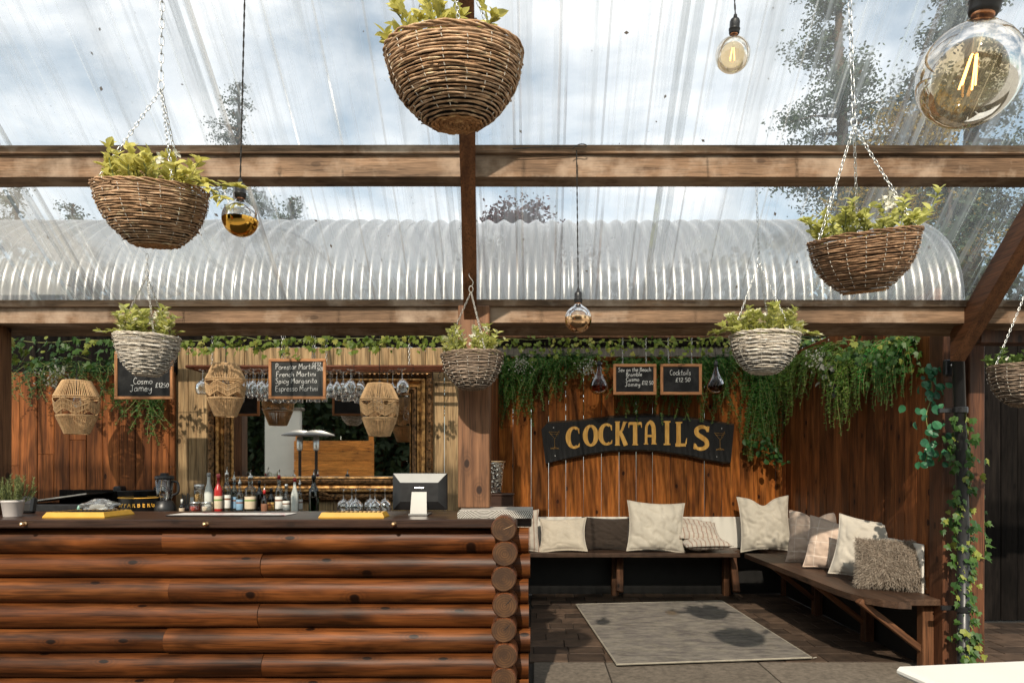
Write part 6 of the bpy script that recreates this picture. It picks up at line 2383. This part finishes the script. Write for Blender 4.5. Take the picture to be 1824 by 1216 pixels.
obj('screen', MB().cbox((0, -.026, .07), (.06, .003, .04), .001), plain('dark_screen', (.05, .05, .055), .15, .5, bump=0), ct, (0, 0, 0), (R(-12), 0, 0))

# champagne bucket on a dark box behind the post
db = thing('dark_crate', 'dark wooden box on the back counter beside the post', 'box', (P(884, 0, 5.35).x, 5.35, BT))
obj('crate_body', MB().cbox((0, 0, .07), (.27, .22, .14), .005), M['counter'], db)
obj('crate_lid', MB().cbox((0, 0, .148), (.28, .23, .014), .004), M['counter'], db)
ib = thing('wine_bucket', 'hammered silver wine bucket beside the post', 'bucket', (P(876, 0, 5.35).x, 5.33, BT + .156))
t_ = NT('hammered_silver')
vo = t_.n.new('ShaderNodeTexVoronoi')
vo.inputs['Scale'].default_value = 45
t_.link(t_.coords((1, 1, 1)), vo.inputs['Vector'])
t_.principled((.68, .67, .64), .22, .5, 1.0, normal=t_.bump(vo.outputs['Distance'], .9, .01))
obj('body', MB().lathe([(.070, 0), (.076, .006), (.098, .225), (.104, .235), (.104, .245), (.096, .245), (.09, .22), (.07, .02), (0, .015)], 32), t_.m, ib, smooth=True)
obj('rim', MB().tube([(.104 * math.cos(a), .104 * math.sin(a), .246) for a in [2 * math.pi * i / 36 for i in range(36)]], .006, 6, closed=True), M['brass'], ib, smooth=True)

# ------------------------------------------------------------------ trees behind the vault
def tree(label, base, H, crown, seed, mat, kind='conifer', nleaf=9000, lsize=.16, name='conifer_tree', bark=None):
    rr = random.Random(seed)
    t = thing(name, label, 'tree', base, group='trees behind the bar')
    tr = MB()
    pts = [(rr.gauss(0, .05) * i / 8, rr.gauss(0, .05) * i / 8, H * i / 8 * (.97 if kind == 'conifer' else .70)) for i in range(9)]
    tr.tube(pts, [H * .018 * (1 - i / 8.6) + .015 for i in range(9)], 8)
    lv = MB()
    nb = 70 if kind == 'conifer' else 46
    limbs = []
    for i in range(nb):
        k_ = (i + rr.random()) / nb
        if kind == 'conifer':
            z = H * (.08 + .90 * k_)
            L = crown * (1 - k_) ** .75 * rr.uniform(.55, 1.15) + .15
            dz = -.12 * L + rr.gauss(0, .1)
        else:
            z = H * (.30 + .50 * k_)
            L = crown * rr.uniform(.5, 1.1) * math.sin(math.pi * (.25 + .65 * k_))
            dz = L * rr.uniform(.1, .8)
        a = rr.random() * 6.283
        b0 = Vector((0, 0, z))
        e = b0 + Vector((math.cos(a) * L, math.sin(a) * L, dz))
        tr.tube([b0, b0.lerp(e, .5) + Vector((0, 0, .06 * L)), e], [.03 + H * .003, .02, .008], 5)
        limbs.append((b0, e, L))
    tot = sum(l_[2] for l_ in limbs)
    for (b0, e, L) in limbs:
        cl = max(4, int(L / .22))
        per_ = int(nleaf * 3.2 * L / tot / cl)
        for c_i in range(cl):
            k_ = .22 + .78 * (c_i + rr.random()) / cl
            c0 = b0.lerp(e, k_) + Vector((rr.gauss(0, .12 * L), rr.gauss(0, .12 * L), rr.gauss(0, .06 * L)))
            sx = .10 + .085 * L
            for _ in range(per_):
                p = c0 + Vector((rr.gauss(0, sx), rr.gauss(0, sx), rr.gauss(0, sx * (.45 if kind == 'conifer' else .8))))
                d = Vector((rr.gauss(0, 1), rr.gauss(0, 1), rr.gauss(-.2, .6))).normalized()
                w_ = d.cross(Vector((rr.gauss(0, 1), rr.gauss(0, 1), rr.gauss(0, 1)))).normalized()
                s_ = lsize * .60 * rr.uniform(.5, 1.2)
                lv.add([p, p + d * s_ * .5 + w_ * s_ * .28, p + d * s_, p + d * s_ * .5 - w_ * s_ * .28], [(0, 1, 2, 3)])
    obj('trunk', tr, bark or M['bark'], t, smooth=True, stuff=False)
    obj('crown', lv, mat, t, stuff=True)
    return t


M['bark'] = plain('grey_brown_bark', (.09, .065, .045), .9, .2, var=.5, scale=14, bump=.8)
LF_con = leafmat('conifer_needles', (.045, .072, .045), (.095, .135, .078), .25, .6)
LF_con2 = leafmat('blue_green_needles', (.070, .095, .078), (.135, .165, .128), .25, .6)
LF_gold = leafmat('golden_autumn_leaves', (.20, .13, .02), (.42, .30, .05), .35, .6)
LF_purple = leafmat('purple_leaves', (.050, .016, .020), (.125, .042, .044), .3, .6)
LF_wood = leafmat('mixed_green_leaves', (.014, .028, .010), (.045, .068, .020), .25, .6)


def tpos(px, y):
    return ((px - PX) / F * y, y, -.06)


tree('tall grey green conifer rising beside the big brown twig basket chains', tpos(425, 22), 14.2, 2.6, 91, LF_con2, nleaf=9000)
tree('shorter conifer behind the gold dipped bulb', tpos(520, 20), 9.6, 2.6, 92, LF_con, nleaf=8000)
tree('purple leaved tree behind the rafter', tpos(905, 20), 10.6, 2.7, 93, LF_purple, 'round', 11000, .24, 'broadleaf_tree')
tree('large conifer beyond the sky lit amber bulb', tpos(1500, 20), 19, 3.2, 94, LF_con, nleaf=14000, lsize=.2)
tree('tall conifer behind the large amber bulb', tpos(1730, 18), 19, 3.4, 95, LF_con2, nleaf=14000, lsize=.2)
tree('golden leaved tree low beside the large amber bulb', tpos(1625, 15), 11.5, 2.0, 96, LF_gold, 'round', 7000, .16, 'broadleaf_tree')
tree('dark conifer above the sloping rafter', tpos(1690, 13), 7.4, 2.2, 97, LF_con, nleaf=9000)
tree('dark conifer at the far end of the vault', tpos(30, 17), 8.6, 2.6, 98, LF_con, nleaf=8000)
tree('conifer standing behind the lime leaved basket', tpos(130, 19), 9.0, 2.2, 99, LF_con2, nleaf=7000)
bf = thing('dark_backdrop_fence', 'added dark board fence behind the hedge, closing bright gaps in the mirror', 'fence', (0, -7.2, 0))  # backdrop added so no bright sky shows through the hedge in the mirror
for i in range(12):
    obj('panel', MB().cbox((0, 0, 0), (1.78, .03, 3.9), .004), M['plank_dark'], bf, (-15.2 + i * 1.8, 0, 1.95))
# hedge behind the bar: one mass of leaves
rr = random.Random(123)
lv = MB()
for i in range(26000):
    x = rr.uniform(-9.5, 8.5)
    top = 4.55 + .35 * mnoise.noise((x * .5, 0, 4)) + .25 * mnoise.noise((x * 1.6, 2, 4))
    z = rr.uniform(2.2, top)
    y = 11.2 + rr.gauss(0, .28)
    d = Vector((rr.gauss(0, 1), rr.gauss(-.3, 1), rr.gauss(0, 1))).normalized()
    w_ = d.cross(Vector((rr.gauss(0, 1), rr.gauss(0, 1), rr.gauss(0, 1)))).normalized()
    s_ = rr.uniform(.08, .2)
    p = Vector((x, y - 11.2, z))
    lv.add([p, p + d * s_ * .5 + w_ * s_ * .28, p + d * s_, p + d * s_ * .5 - w_ * s_ * .28], [(0, 1, 2, 3)])
tag(obj('hedge', lv, LF_wood, None, (0, 11.2, 0)), 'tall dark hedge behind the bar and its vault', 'hedge', kind='stuff')
lv = MB()  # second leaf mass, added behind the camera to darken the mirror
for i in range(22000):
    x, z = rr.uniform(-16, 3), rr.uniform(0, 4.2)
    p = Vector((x, rr.gauss(0, .25), z))
    d = Vector((rr.gauss(0, 1), rr.gauss(.3, 1), rr.gauss(0, 1))).normalized()
    w_ = d.cross(Vector((rr.gauss(0, 1), rr.gauss(0, 1), rr.gauss(0, 1)))).normalized()
    s_ = rr.uniform(.15, .32)
    lv.add([p, p + d * s_ * .5 + w_ * s_ * .3, p + d * s_, p + d * s_ * .5 - w_ * s_ * .3], [(0, 1, 2, 3)])
tag(obj('hedge', lv, LF_wood, None, (0, -6.5, 0)), 'dark hedge added across the yard to darken the mirror view', 'hedge', kind='stuff')
print('all done', sum(len(o.data.polygons) for o in bpy.data.objects if o.type == 'MESH'))
